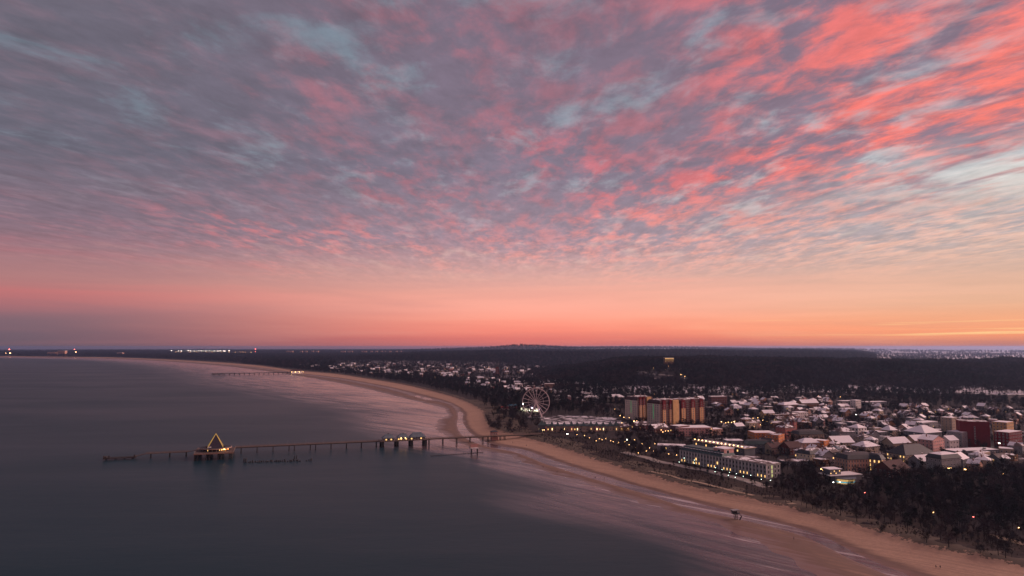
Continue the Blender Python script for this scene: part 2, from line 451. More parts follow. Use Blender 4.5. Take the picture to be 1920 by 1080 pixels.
def ground_material():
    m = bpy.data.materials.new('winter_ground'); m.use_nodes = True
    N = m.node_tree.nodes; nt = NT(N, m.node_tree.links); b = N['Principled BSDF']
    pos = N.new('ShaderNodeNewGeometry').outputs['Position']
    at = lambda n: (lambda q: (setattr(q, 'attribute_name', n), q.outputs['Fac'])[1])(N.new('ShaderNodeAttribute'))
    snow, heath = at('snow'), at('heath')
    n1 = nt.noise(pos, 0.02, 6.0, 0.62); n2 = nt.noise(pos, 0.12, 6.0, 0.65); n3 = nt.noise(pos, 0.6, 4.0, 0.6)
    soil = nt.mix(n2, (0.028, 0.026, 0.028), (0.06, 0.052, 0.05))
    hth = nt.mix(nt.smooth(n1, 0.35, 0.65), (0.038, 0.028, 0.028), (0.066, 0.050, 0.042))
    hth = nt.mix(nt.smooth(n3, 0.35, 0.7), hth, (0.022, 0.021, 0.021))
    c = nt.mix(heath, soil, hth)
    k = nt.smooth(nt.m('ADD', nt.m('MULTIPLY', n2, 0.6), nt.m('ADD', nt.m('MULTIPLY', n1, 0.4), nt.m('SUBTRACT', snow, 1.0))), 0.0 - 0.06, 0.06)
    nt.put(b.inputs['Base Color'], nt.mix(k, c, (0.80, 0.80, 0.83)))
    b.inputs['Roughness'].default_value = 0.9; b.inputs['Specular IOR Level'].default_value = 0.1
    return m
def make_ground():
    me, X, Y, Z = grid_mesh('ground', 430, 620, -72, 72, 190, 34000, land_h)
    inp = lambda poly: in_poly(X, Y, poly)
    s = sdist(X, Y, Dl)
    snow = np.full(X.shape, 0.30)
    snow = np.where(inp(TOWN), 0.40, snow)
    snow = np.where(inp(AHLB), 0.42, snow)
    h1 = hill1(X, Y); snow = np.where(h1 > 2, 0.40, snow); snow = np.where((h1 > .2) & (h1 < 9), 0.58, snow)
    snow = np.where(inp(PLAZA), 0.49, snow)
    snow = np.where(inp(HEATH), 0.05, snow)
    snow = np.where(inp(PARK), 0.20, snow)
    snow = np.where((Y > 3900) & (X > .53 * Y), 0.68, snow)
    snow = np.where((Y > 9000) & (X > 1000), 0.50, snow)
    heath = np.maximum(inp(HEATH) * 1.0, ((s < 60) & (s > -30) & (Y < 1400)) * 1.0)
    float_attr(me, 'snow', snow); float_attr(me, 'heath', heath)
    me.materials.append(ground_material())
    return structure(obj('ground', me))
ground = make_ground()

# ------------------------------------------------------------------ beach strip: bar, tidal pool, dry sand, dune face
def sand_material():
    m = bpy.data.materials.new('beach_sand'); m.use_nodes = True
    N = m.node_tree.nodes; nt = NT(N, m.node_tree.links); b = N['Principled BSDF']
    pos = N.new('ShaderNodeNewGeometry').outputs['Position']
    q = N.new('ShaderNodeAttribute'); q.attribute_name = 'wet'; wet = q.outputs['Fac']
    q = N.new('ShaderNodeAttribute'); q.attribute_name = 'dune'; dune = q.outputs['Fac']
    n1 = nt.noise(pos, 0.035, 6.0, 0.6, 0.4); n2 = nt.noise(pos, 0.5, 5.0, 0.65); n3 = nt.noise(pos, 0.15, 5.0, 0.6)
    dry = nt.mix(nt.noise(pos, 0.02, 5.0, 0.6), (0.34, 0.22, 0.15), (0.49, 0.325, 0.225))
    dry = nt.mix(nt.smooth(n2, 0.35, 0.7, 0.0, 0.5), dry, (0.24, 0.16, 0.115))
    x, y, z = nt.sep(pos)
    cu = nt.m('ADD', nt.m('MULTIPLY', x, 0.72), nt.m('MULTIPLY', y, 0.69)); cw = nt.m('SUBTRACT', nt.m('MULTIPLY', x, 0.69), nt.m('MULTIPLY', y, 0.72))
    stk = nt.noise(nt.comb(nt.m('MULTIPLY', cu, 0.22), nt.m('MULTIPLY', cw, 0.012), 0.0), 1.0, 6.0, 0.6, 0.4)
    trk = nt.noise(nt.comb(nt.m('MULTIPLY', cu, 0.75), nt.m('MULTIPLY', cw, 0.006), 9.0), 1.0, 4.0, 0.6, 0.3)
    dry = nt.mix(nt.smooth(trk, 0.50, 0.66, 0.0, 0.55), dry, (0.22, 0.145, 0.105))
    w = nt.m('ADD', nt.m('ADD', wet, nt.m('MULTIPLY', nt.m('SUBTRACT', stk, 0.5), 0.8)), nt.m('MULTIPLY', nt.m('SUBTRACT', n1, 0.5), 0.35), clamp=True)
    damp = nt.mix(n3, (0.12, 0.078, 0.062), (0.20, 0.128, 0.095))
    c = nt.mix(nt.smooth(w, 0.25, 0.7), dry, damp)
    # marram grass on the dune
    g = nt.smooth(nt.m('ADD', dune, nt.m('MULTIPLY', nt.m('SUBTRACT', nt.m('ADD', nt.m('MULTIPLY', n2, 0.5), nt.m('MULTIPLY', n3, 0.5)), 0.5), 2.2)), 0.45, 0.62)
    c = nt.mix(g, c, nt.mix(n2, (0.05, 0.04, 0.03), (0.11, 0.085, 0.06)))
    nt.put(b.inputs['Base Color'], c)
    nt.put(b.inputs['Roughness'], nt.smooth(w, 0.6, 1.0, 0.9, 0.30))
    b.inputs['Specular IOR Level'].default_value = 0.35
    bn = N.new('ShaderNodeBump'); bn.inputs['Strength'].default_value = 0.5; bn.inputs['Distance'].default_value = 0.4
    nt.put(bn.inputs['Height'], nt.m('MULTIPLY', n2, nt.m('SUBTRACT', 1.0, nt.m('MULTIPLY', w, 0.9)))); m.node_tree.links.new(bn.outputs[0], b.inputs['Normal'])
    return m
def catmull(pts, n):
    """resample stations evenly in log distance so near ones are dense"""
    pts = np.asarray(pts, float); k = len(pts); out = []
    for i in range(k - 1):
        p0, p1, p2, p3 = pts[max(i - 1, 0)], pts[i], pts[i + 1], pts[min(i + 2, k - 1)]
        for j in range(n):
            t = j / n
            out.append(p1 * (1 - t) + p2 * t if i == 0 else 0.5 * (2 * p1 + (p2 - p0) * t + (2 * p0 - 5 * p1 + 4 * p2 - p3) * t * t + (3 * p1 - p0 - 3 * p2 + p3) * t ** 3))
    out.append(pts[-1]); return np.array(out)
def make_beach():
    rows, has = [], []
    for w, r1, r2, dn in SHORE:
        W_, D_ = P(*w)[:2], P(*dn)[:2]
        if r1 is None: R1, R2, k = W_ * 0.62 + D_ * 0.38, W_ * 0.5 + D_ * 0.5, 0.0
        else: R1, R2, k = P(*r1)[:2], P(*r2)[:2], 1.0
        rows.append(np.concatenate([W_, R1, R2, D_, [k]]))
    NS = 22
    st = catmull(rows, NS)
    V, wet, dune = [], [], []
    # profile: list of (position function, height, wetness, dune grass)
    for i, q in enumerate(st):
        W_, R1, R2, D_, k = q[0:2], q[2:4], q[4:6], q[6:8], float(np.clip(q[8], 0, 1))
        d = np.hypot(*W_)
        nrm = D_ - W_; width = np.hypot(*nrm); nrm = nrm / max(width, 1e-6)
        wv = lambda wl, o: float(wob(W_[0], W_[1], wl, o))
        W2 = W_ + nrm * (2.5 * wv(40, 2) + 4 * wv(130, 8)) * min(1, width / 60)
        pool = -0.30 * k * (1 if d < 1400 else 0.4) + 0.10 * wv(70, 5)
        bar = 0.52 + 0.20 * wv(90, 11)
        prof = [(W_ - nrm * 46, -2.6, 1, 0), (W_ - nrm * 30, -1.7, 1, 0), (W2 - nrm * 12, -0.55, 1, 0), (W2 - nrm * 5, -0.2, 1, 0), (W2, 0.02, 1, 0), (W2 + nrm * min(4, width * .05), 0.16, .95, 0)]
        a = W2 + nrm * min(4, width * .05)
        for t in (0.3, 0.55, 0.8): prof.append((a * (1 - t) + R1 * t, 0.16 + (bar - .16) * math.sin(t * 3.1416 * .9), (.8, .62, .66)[int(t * 3)], 0))
        prof += [(R1, 0.05 + (1 - k) * 0.5, .85, 0), (R1 * .75 + R2 * .25, (1 - k) * 0.6 + pool * .8, .95, 0), (R1 * .4 + R2 * .6, (1 - k) * .65 + pool, .95, 0), (R2, 0.06 + (1 - k) * .7, .85, 0)]
        for t, z, w in ((.12, .35, .7), (.25, .75, .42), (.4, 1.1, .15), (.6, 1.6, .0), (.8, 2.0, 0), (.92, 2.3, 0)):
            prof.append((R2 * (1 - t) + D_ * t, max(z, 0.06 + (1 - k) * .7), w, 0))
        sc_ = 1 + d / 1500.0
        prof += [(D_, 2.6, 0, .12), (D_ + nrm * 2.5 * sc_, 3.4 + .5 * wv(18, 4), 0, .45), (D_ + nrm * 6 * sc_, 4.6 + .6 * wv(25, 9), 0, .8), (D_ + nrm * 11 * sc_, 4.5 + .4 * wv(30, 1), 0, 1), (D_ + nrm * (20 + .012 * d) * sc_, 3.6, 0, 1), (D_ + nrm * (34 + .03 * d) * sc_, -1.0, 0, 1)]
        for p, z, w, g in prof: V.append((p[0], p[1], z)); wet.append(w); dune.append(g)
        n = len(prof)
    rowsn = len(st); idx = np.arange(rowsn * n).reshape(rowsn, n)
    f = np.stack([idx[:-1, :-1], idx[:-1, 1:], idx[1:, 1:], idx[1:, :-1]], -1).reshape(-1, 4)
    me = bpy.data.meshes.new('beach'); me.from_pydata(V, [], f[:, ::-1].tolist()); smooth(me)
    float_attr(me, 'wet', wet); float_attr(me, 'dune', dune)
    me.materials.append(sand_material())
    return structure(obj('beach', me))
beach = make_beach()

# ------------------------------------------------------------------ the sea, smoothed by a long exposure
def water_material():
    m = bpy.data.materials.new('calm_sea'); m.use_nodes = True
    N = m.node_tree.nodes; nt = NT(N, m.node_tree.links); b = N['Principled BSDF']
    pos = N.new('ShaderNodeNewGeometry').outputs['Position']
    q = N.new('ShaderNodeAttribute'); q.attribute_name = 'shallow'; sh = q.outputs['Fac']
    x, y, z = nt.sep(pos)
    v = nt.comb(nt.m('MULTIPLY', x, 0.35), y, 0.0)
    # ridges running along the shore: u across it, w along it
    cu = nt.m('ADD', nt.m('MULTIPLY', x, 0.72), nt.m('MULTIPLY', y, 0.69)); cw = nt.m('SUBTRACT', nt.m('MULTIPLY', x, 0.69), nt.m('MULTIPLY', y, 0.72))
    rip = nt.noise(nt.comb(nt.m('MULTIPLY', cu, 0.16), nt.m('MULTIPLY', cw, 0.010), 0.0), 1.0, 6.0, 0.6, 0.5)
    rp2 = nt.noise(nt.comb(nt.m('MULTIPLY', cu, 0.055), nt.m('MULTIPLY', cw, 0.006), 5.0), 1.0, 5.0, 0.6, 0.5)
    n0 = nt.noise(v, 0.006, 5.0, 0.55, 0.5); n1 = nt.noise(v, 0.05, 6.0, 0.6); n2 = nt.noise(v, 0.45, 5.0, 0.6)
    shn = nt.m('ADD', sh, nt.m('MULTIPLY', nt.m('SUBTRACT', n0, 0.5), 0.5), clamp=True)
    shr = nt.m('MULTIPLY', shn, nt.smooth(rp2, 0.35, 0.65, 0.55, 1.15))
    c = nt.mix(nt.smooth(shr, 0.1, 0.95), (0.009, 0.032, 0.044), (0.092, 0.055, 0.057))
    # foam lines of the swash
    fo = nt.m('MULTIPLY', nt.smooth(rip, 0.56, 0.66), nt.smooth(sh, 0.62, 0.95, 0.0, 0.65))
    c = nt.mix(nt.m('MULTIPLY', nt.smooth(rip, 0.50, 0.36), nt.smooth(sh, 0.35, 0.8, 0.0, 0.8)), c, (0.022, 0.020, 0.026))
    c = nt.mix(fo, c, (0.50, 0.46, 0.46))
    nt.put(b.inputs['Base Color'], c)
    nt.put(b.inputs['Roughness'], nt.m('ADD', nt.smooth(shr, 0.0, 0.9, 0.36, 0.16), nt.m('MULTIPLY', nt.m('SUBTRACT', n0, 0.5), 0.20)))
    b.inputs['IOR'].default_value = 1.33
    nt.put(b.inputs['Specular IOR Level'], nt.smooth(shr, 0.05, 0.75, 0.13, 0.6))
    bn = N.new('ShaderNodeBump'); bn.inputs['Strength'].default_value = 0.55; bn.inputs['Distance'].default_value = 0.5
    nt.put(bn.inputs['Height'], nt.m('ADD', nt.m('ADD', nt.m('MULTIPLY', n1, 1.0), nt.m('MULTIPLY', n2, 0.22)), nt.m('MULTIPLY', nt.m('MULTIPLY', rip, sh), 1.5)))
    m.node_tree.links.new(bn.outputs[0], b.inputs['Normal'])
    return m
def make_water():
    me, X, Y, Z = grid_mesh('water', 330, 420, -80, 80, 150, 34000, lambda X, Y: X * 0.0)
    s = -sdist(X, Y, Wl)
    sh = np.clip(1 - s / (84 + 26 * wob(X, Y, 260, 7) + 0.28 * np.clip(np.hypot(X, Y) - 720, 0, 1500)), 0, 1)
    float_attr(me, 'shallow', sh)
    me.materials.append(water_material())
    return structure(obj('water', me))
water = make_water()

# ------------------------------------------------------------------ paths
def ribbon(name, pts, width, m, lift=0.12, cut=24):
    w = [land(u, v) for u, v in pts]
    V = []
    for i, p in enumerate(w):
        a, b = w[max(i - 1, 0)], w[min(i + 1, len(w) - 1)]
        d = np.array([b[0] - a[0], b[1] - a[1]]); d /= np.hypot(*d); n = np.array([-d[1], d[0]])
        V.append((p, n))
    verts, dense = [], []
    for i in range(len(V) - 1):
        for j in range(cut):
            t = j / cut; dense.append((V[i][0] * (1 - t) + V[i + 1][0] * t, V[i][1] * (1 - t) + V[i + 1][1] * t))
    dense.append(V[-1])
    for p, n in dense:
        zc = max(zat(p[0], p[1]), zat(p[0] + n[0] * width / 2, p[1] + n[1] * width / 2), zat(p[0] - n[0] * width / 2, p[1] - n[1] * width / 2))
        for k, dz in ((-.62, -1.0), (-.5, lift), (.5, lift), (.62, -1.0)): verts.append((p[0] + n[0] * width * k, p[1] + n[1] * width * k, zc + dz))
    f = [(4 * i + q, 4 * i + q + 1, 4 * i + q + 5, 4 * i + q + 4) for i in range(len(dense) - 1) for q in range(3)]
    mb = MB(); mb.add(verts, f, m)
    return structure(mb.build(name))
M_PAVE = mat('pale_paving', (0.34, 0.31, 0.28), 0.9, 0.3, 0.3)
M_SANDPATH = mat('sandy_track', (0.36, 0.28, 0.20), 0.95, 0.35, 0.3)
ribbon('promenade', [(1170, 848), (1248, 868), (1331, 883), (1406, 903), (1440, 914)], 9, M_PAVE, 0.22)
ribbon('beach_path', [(1500, 950), (1474, 942), (1455, 948), (1440, 958)], 6, M_SANDPATH, 0.25)
ribbon('dune_path', [(1217, 884), (1287, 901), (1350, 915), (1414, 930)], 3.5, M_SANDPATH, 0.3)
ribbon('park_path', [(1852, 1003), (1885, 1011), (1925, 1022)], 5, M_SANDPATH, 0.25)
ribbon('hill_road', [(1190, 693), (1200, 698), (1225, 703), (1262, 706)], 14, M_PAVE, 1.5)
M_ASPH = mat('wet_asphalt', (0.05, 0.05, 0.055), .7, .3, .2)
ribbon('square_path', [(1012, 781), (1060, 782), (1110, 785), (1165, 791)], 5, M_ASPH, .25)
ribbon('square_path', [(1022, 792), (1070, 789), (1120, 789), (1175, 796)], 4, M_ASPH, .25)
ribbon('square_path', [(1040, 778), (1090, 779), (1150, 782)], 5, M_ASPH, .25)

# ------------------------------------------------------------------ trees
M_BARK = mat('winter_bark', (0.030, 0.027, 0.030), 0.95, 0.3, 0.6, spec=0.1)
M_TWIG = mat('bare_twigs', (0.030, 0.027, 0.034), 0.95, 0.3, 0.3, spec=0.1)
M_TWIG2 = mat('bare_twigs_red', (0.042, 0.029, 0.033), 0.95, 0.3, 0.3, spec=0.1)
M_NEEDLE = mat('pine_needles', (0.016, 0.022, 0.023), 0.95, 0.35, 0.4, spec=0.1)

def vary(m):
    """every tree a little lighter or darker than its neighbour"""
    nt = NT(m.node_tree.nodes, m.node_tree.links); b = m.node_tree.nodes['Principled BSDF']
    src = b.inputs['Base Color'].links[0].from_socket
    r = m.node_tree.nodes.new('ShaderNodeObjectInfo').outputs['Random']
    k = nt.m('ADD', 0.4, nt.m('MULTIPLY', nt.m('POWER', r, 2.0), 1.2))
    m.node_tree.links.new(nt.vm('MULTIPLY', src, nt.comb(k, k, k)), b.inputs['Base Color'])
for m_ in (M_TWIG, M_TWIG2, M_NEEDLE): vary(m_)

def tree_meshes(kind, seed, twigs):
    """unit-free tree about 13 m high: a tapered trunk mesh and a crown mesh of limbs with twigs or needle sprays"""
    rd = random.Random(seed)
    tr, cr = MB(), MB()
    if kind == 'bare':
        tw = M_TWIG if seed % 2 else M_TWIG2
        H = 13.0; top = Vector((rd.uniform(-.5, .5), rd.uniform(-.5, .5), H * 0.55))
        tr.tube((0, 0, -1.5), (top.x * .4, top.y * .4, H * .28), .30, .24, M_BARK, 6)
        tr.tube((top.x * .4, top.y * .4, H * .28), top, .24, .13, M_BARK, 6)
        limbs = []
        for i in range(9):
            t = rd.uniform(.28, .56); a = i * 2.4 + rd.uniform(-.4, .4)
            b = Vector((top.x * t, top.y * t, H * t)); L = rd.uniform(3.2, 5.0); el = rd.uniform(.5, 1.15)
            e = b + Vector((math.cos(a) * math.cos(el), math.sin(a) * math.cos(el), math.sin(el))) * L
            cr.tube(b, e, .11, .045, M_BARK, 4, False); limbs.append((b, e))
        for b, e in list(limbs):
            for j in range(3):
                p = b.lerp(e, rd.uniform(.35, .95)); d = Vector((rd.gauss(0, 1), rd.gauss(0, 1), rd.uniform(.2, 1.4))).normalized()
                q = p + d * rd.uniform(1.4, 2.8); cr.tube(p, q, .05, .02, M_BARK, 3, False); limbs.append((p, q))
        C = Vector((top.x, top.y, H * .64))
        for i in range(twigs):
            b, e = rd.choice(limbs); p = b.lerp(e, rd.uniform(.3, 1.05)) + Vector((rd.gauss(0, .6), rd.gauss(0, .6), rd.gauss(0, .6)))
            o = p - C; d = (o.normalized() + Vector((rd.gauss(0, .5), rd.gauss(0, .5), rd.gauss(.35, .4)))).normalized()
            q = p + d * rd.uniform(.9, 2.0); s = d.cross(Vector((rd.gauss(0, 1), rd.gauss(0, 1), rd.gauss(0, 1)))).normalized() * rd.uniform(.05, .13)
            cr.add([p - s, p + s, q + s * .3, q - s * .3], [(0, 1, 2, 3)], tw)
    else:
        H = 14.0
        tr.tube((0, 0, -1.5), (.2, .1, H * .5), .28, .20, M_BARK, 6); tr.tube((.2, .1, H * .5), (.1, .2, H * .93), .20, .06, M_BARK, 6)
        lobes = []
        for i in range(11):
            z = H * rd.uniform(.42, .97); r = (1 - (z / H - .42) / .62) * 2.9 + .4; a = i * 2.4
            c = Vector((math.cos(a) * r * .62, math.sin(a) * r * .62, z)); lobes.append((c, rd.uniform(1.1, 1.7)))
            cr.tube((.15, .1, z - .7), c, .07, .03, M_BARK, 3, False)
        for i in range(twigs):
            c, r = rd.choice(lobes)
            d = Vector((rd.gauss(0, 1), rd.gauss(0, 1), rd.gauss(0, .55))); p = c + d * r * .62
            e = Vector((rd.gauss(0, 1), rd.gauss(0, 1), rd.gauss(.2, .5))).normalized() * rd.uniform(.45, .9); s = e.cross(Vector((rd.gauss(0, 1), rd.gauss(0, 1), rd.gauss(0, 1)))).normalized() * rd.uniform(.18, .36)
            cr.add([p - s, p + s, p + e], [(0, 1, 2)], M_NEEDLE)
    return tr.mesh('trunk'), cr.mesh('crown')
BARE = [tree_meshes('bare', 11 + i, 420) for i in range(5)]
PINE = [tree_meshes('pine', 40 + i, 520) for i in range(3)]

def proto(pair, name):
    """one mesh of trunk and crown for the woods that read as a mass"""
    bm = bmesh.new(); ms = []
    me = bpy.data.meshes.new(name)
    for src in pair:
        for m in src.materials:
            if m not in ms: ms.append(m)
    for src in pair:
        k = len(bm.faces); bm.from_mesh(src); bm.faces.ensure_lookup_table()
        for f in bm.faces[k:]: f.material_index = ms.index(src.materials[f.material_index])
    bm.to_mesh(me); bm.free()
    for m in ms: me.materials.append(m)
    return bpy.data.objects.new(name, me)          # kept out of the scene, only instanced by the woods
PROTO = [proto(q, 'bare_tree_form') for q in BARE[:4]] + [proto(q, 'pine_tree_form') for q in PINE[:2]]

def wood(name, label, pts, scl, ids):
    n = len(pts)
    me = bpy.data.meshes.new(name); me.vertices.add(n); me.vertices.foreach_set('co', np.asarray(pts, np.float32).ravel())
    float_attr(me, 'size', scl)
    a = me.attributes.new('form', 'INT', 'POINT'); a.data.foreach_set('value', np.asarray(ids, np.int32))
    float_attr(me, 'turn', np.random.RandomState(n).rand(n) * 6.283)
    o = tag(obj(name, me), label, 'wood', kind='stuff')
    ng = bpy.data.node_groups.new(name, 'GeometryNodeTree')
    ng.interface.new_socket('Geometry', in_out='INPUT', socket_type='NodeSocketGeometry'); ng.interface.new_socket('Geometry', in_out='OUTPUT', socket_type='NodeSocketGeometry')
    N, L = ng.nodes, ng.links
    gi, go = N.new('NodeGroupInput'), N.new('NodeGroupOutput')
    def att(nm, ty):
        q = N.new('GeometryNodeInputNamedAttribute'); q.data_type = ty; q.inputs[0].default_value = nm
        return q.outputs['Attribute']
    siz, form, turn = att('size', 'FLOAT'), att('form', 'INT'), att('turn', 'FLOAT')
    rot = N.new('ShaderNodeCombineXYZ'); L.new(turn, rot.inputs[2])
    jn = N.new('GeometryNodeJoinGeometry')
    for k in sorted(set(int(i) for i in ids)):
        oi = N.new('GeometryNodeObjectInfo'); oi.inputs['Object'].default_value = PROTO[k]; oi.inputs['As Instance'].default_value = True
        cmp_ = N.new('FunctionNodeCompare'); cmp_.data_type = 'INT'; cmp_.operation = 'EQUAL'
        ins = [i for i in cmp_.inputs if i.type == 'INT']; L.new(form, ins[0]); ins[1].default_value = k
        ip = N.new('GeometryNodeInstanceOnPoints')
        L.new(gi.outputs[0], ip.inputs['Points']); L.new(cmp_.outputs[0], ip.inputs['Selection']); L.new(oi.outputs['Geometry'], ip.inputs['Instance'])
        L.new(rot.outputs[0], ip.inputs['Rotation']); L.new(siz, ip.inputs['Scale'])
        L.new(ip.outputs[0], jn.inputs[0])
    L.new(jn.outputs[0], go.inputs[0])
    md = o.modifiers.new('trees', 'NODES'); md.node_group = ng
    return o

rs = np.random.RandomState(77)
def scatter(x0, x1, y0, y1, gap):
    nx, ny = int((x1 - x0) / gap), int((y1 - y0) / gap)
    X, Y = np.meshgrid(np.linspace(x0, x1, nx), np.linspace(y0, y1, ny))
    X = X + (rs.rand(*X.shape) - .5) * gap * 1.1; Y = Y + (rs.rand(*X.shape) - .5) * gap * 1.1
    X, Y = X.ravel(), Y.ravel()
    k = np.abs(np.degrees(np.arctan2(X, Y))) < 44
    return X[k], Y[k]
CLEAR = world_poly([(1192, 712), (1195, 700), (1240, 703), (1275, 700), (1275, 714), (1230, 718)])
FORB = []        # discs kept free of woods: (x, y, r)
def off_discs(X, Y):
    k = np.ones(X.shape, bool)
    for x, y, r in FORB: k &= (X - x) ** 2 + (Y - y) ** 2 > r * r
    return k

def plant_woods():
    # hill behind the town
    X, Y = scatter(-200, 2500, 1380, 2900, 8.2)
    h = hill1(X, Y); k = (h > 0.6) & (rs.rand(len(X)) > 0.88 * in_poly(X, Y, CLEAR)) & ~in_poly(X, Y, TOWN) & off_discs(X, Y)
    k &= rs.rand(len(X)) < 0.18 + 0.82 * np.maximum(sstep(2, 11, h), wob(X, Y, 180, 14) > .35)
    X, Y = X[k], Y[k]
    ev = (wob(X, Y, 420, 6) > 0.6) & (rs.rand(len(X)) < .8) | (rs.rand(len(X)) < .05)
    red = wob(X, Y, 300, 12) + rs.randn(len(X)) * .3 > 0
    wood('hill_forest', 'bare winter forest covering the hill behind the town', np.stack([X, Y, land_h(X, Y)], 1), .85 + rs.rand(len(X)) * .6, np.where(ev, 4 + rs.randint(0, 2, len(X)), 2 * rs.randint(0, 2, len(X)) + red))
    # belt behind the dunes and around the far town
    X, Y = scatter(-1700, 900, 760, 5200, 12)
    s = sdist(X, Y, Dl)
    gy = sstep(1500, 1900, Y)
    k = (s > 26 + 8 * wob(X, Y, 70)) & (hill1(X, Y) < 1) & ~in_poly(X, Y, TOWN) & ~in_poly(X, Y, PLAZA) & off_discs(X, Y) & (Y > 905)
    k &= (rs.rand(len(X)) < np.where(in_poly(X, Y, AHLB), 0.16 + 0.3 * (wob(X, Y, 240, 2) > .3), 0.92))
    k &= (Y > 1000) | (X < -15)
    k &= ~((X > 150) & (Y < 1180) & (rs.rand(len(X)) < .55)) & ~((X > 25) & (X < 190) & (Y < 1000))
    X, Y = X[k], Y[k]
    ev = rs.rand(len(X)) < np.where(Y > 1100, .5, .3)
    wood('coastal_wood', 'dark coastal wood between the beach dunes and the distant town', np.stack([X, Y, land_h(X, Y)], 1), .75 + rs.rand(len(X)) * .5, np.where(ev, 4 + rs.randint(0, 2, len(X)), rs.randint(0, 4, len(X))))
    # far woods to the skyline
    X, Y = scatter(-6500, 6500, 3500, 9000, 25)
    s = sdist(X, Y, Dl)
    k = (s > 60) & ~in_poly(X, Y, AHLB) & ~((X > .53 * Y) & (Y > 3600) & (rs.rand(len(X)) < .985 - .75 * (np.abs(wob(X * .3, Y, 420, 3)) < .09)))
    k &= (Y > 5100) | (X > -300 + .1 * (Y - 4000)) | (s < 500) | (rs.rand(len(X)) < .8)
    X, Y = X[k], Y[k]
    X2, Y2 = scatter(-9000, 9500, 9000, 15000, 70)
    s = sdist(X2, Y2, Dl); k = (s > 60) & ((X2 < .5 * Y2) | (wob(X2, Y2, 900, 5) > .45))
    X, Y = np.concatenate([X, X2[k]]), np.concatenate([Y, Y2[k]])
    sz = 1.5 + rs.rand(len(X)) * .9 + (Y > 9000) * 1.0
    wood('distant_forest', 'distant dark forest stretching to the skyline', np.stack([X, Y, land_h(X, Y)], 1), sz, rs.choice([0, 1, 2, 3, 4, 5], len(X)))
    # wooded park in the lower right corner, and greenery between the houses
    X, Y = scatter(150, 1100, 300, 1420, 6.6)
    s = sdist(X, Y, Dl); pk = in_poly(X, Y, PARK); tn = in_poly(X, Y, TOWN)
    k = (s > 24 + 8 * wob(X, Y, 50)) & (pk | (tn & (rs.rand(len(X)) < .34 + .5 * (wob(X, Y, 130, 9) > .3)))) & off_discs(X, Y)
    X, Y = X[k], Y[k]
    ev = rs.rand(len(X)) < .2
    ss = sdist(X, Y, Dl)
    wood('park_wood', 'dark wooded park with bare trees filling the ground between dune and town', np.stack([X, Y, land_h(X, Y)], 1), (.55 + rs.rand(len(X)) * .45) * (.45 + .55 * sstep(25, 110, ss)) * np.where(in_poly(X, Y, TOWN), .8, 1.0), np.where(ev, 4 + rs.randint(0, 2, len(X)), rs.randint(0, 4, len(X))))

def plant_scrub():
    X, Y = scatter(-60, 420, 330, 960, 2.8)
    s = sdist(X, Y, Dl); k = (s > 9 + 5 * wob(X, Y, 30)) & (s < 150) & (in_poly(X, Y, HEATH) | in_poly(X, Y, PARK) | (s < 40)) & (rs.rand(len(X)) < .35 + .5 * (wob(X, Y, 45, 8) > 0)) & off_discs(X, Y)
    X, Y, s = X[k], Y[k], s[k]
    wood('dune_scrub', 'low dark scrub and dune grass growing on the dune behind the beach', np.stack([X, Y, land_h(X, Y) + .3 * (s < 20)], 1), (.07 + rs.rand(len(X)) * .10) * (1 + (rs.rand(len(X)) < .06) * 1.2), rs.choice([0, 1, 2, 3, 4, 5], len(X)))

def lone_tree(kind, x, y, size, label, group, i):
    tm, cm = (BARE if kind == 'bare' else PINE)[i % (5 if kind == 'bare' else 3)]
    t = thing('bare_tree' if kind == 'bare' else 'pine_tree', label, 'tree', (x, y, zat(x, y) - .2), (i * 2.39) % 6.28, group)
    t.scale = (size, size, size)
    obj('trunk', tm, t); obj('crown', cm, t)
    return t

# ------------------------------------------------------------------ buildings
def window_mesh(name, glass, frame=None):
    mb = MB(); fr = frame or M_WHITE
    mb.box(-.5, .5, -.05, .04, -.5, .5, glass, skip=(4,))
    for x0, x1, z0, z1 in ((-.58, -.47, -.58, .58), (.47, .58, -.58, .58), (-.47, .47, -.58, -.48), (-.47, .47, .48, .58)):
        mb.box(x0, x1, -.09, .03, z0, z1, fr, skip=(4,))
    return mb.mesh(name)
WIN_DARK = window_mesh('window_dark', M_GLASS)
WIN_LIT = window_mesh('window_lit', M_WARM)
WIN_HI = window_mesh('window_bright', mat('lit_window_bright', (.1, .08, .05), .4, 0, emit=(1.0, .66, .30), estr=4.5))
def put_window(parent, x, y, z, w, h, side, lit=False, name='window'):
    """side: 0 front (-Y), 1 right (+X), 2 back, 3 left (-X)"""
    me = WIN_LIT if lit else WIN_DARK
    return obj(name, me, parent, (x, y, z), (0, R(90), R(180), R(-90))[side], (w, 1.0, h))
DOOR = None
def put_door(parent, x, y, z, w=1.3, h=2.3):
    global DOOR
    if DOOR is None:
        mb = MB(); m = mat('dark_door', (0.09, 0.05, 0.035), 0.6, 0.2)
        mb.box(-.5, .5, -.06, .04, 0, 1, m, skip=(4,)); mb.box(-.6, -.5, -.10, .04, 0, 1.06, M_WHITE, skip=(4,)); mb.box(.5, .6, -.10, .04, 0, 1.06, M_WHITE, skip=(4,)); mb.box(-.5, .5, -.10, .04, 1, 1.06, M_WHITE, skip=(4,))
        DOOR = mb.mesh('door')
    return obj('door', DOOR, parent, (x, y, z), 0, (w, 1, h))

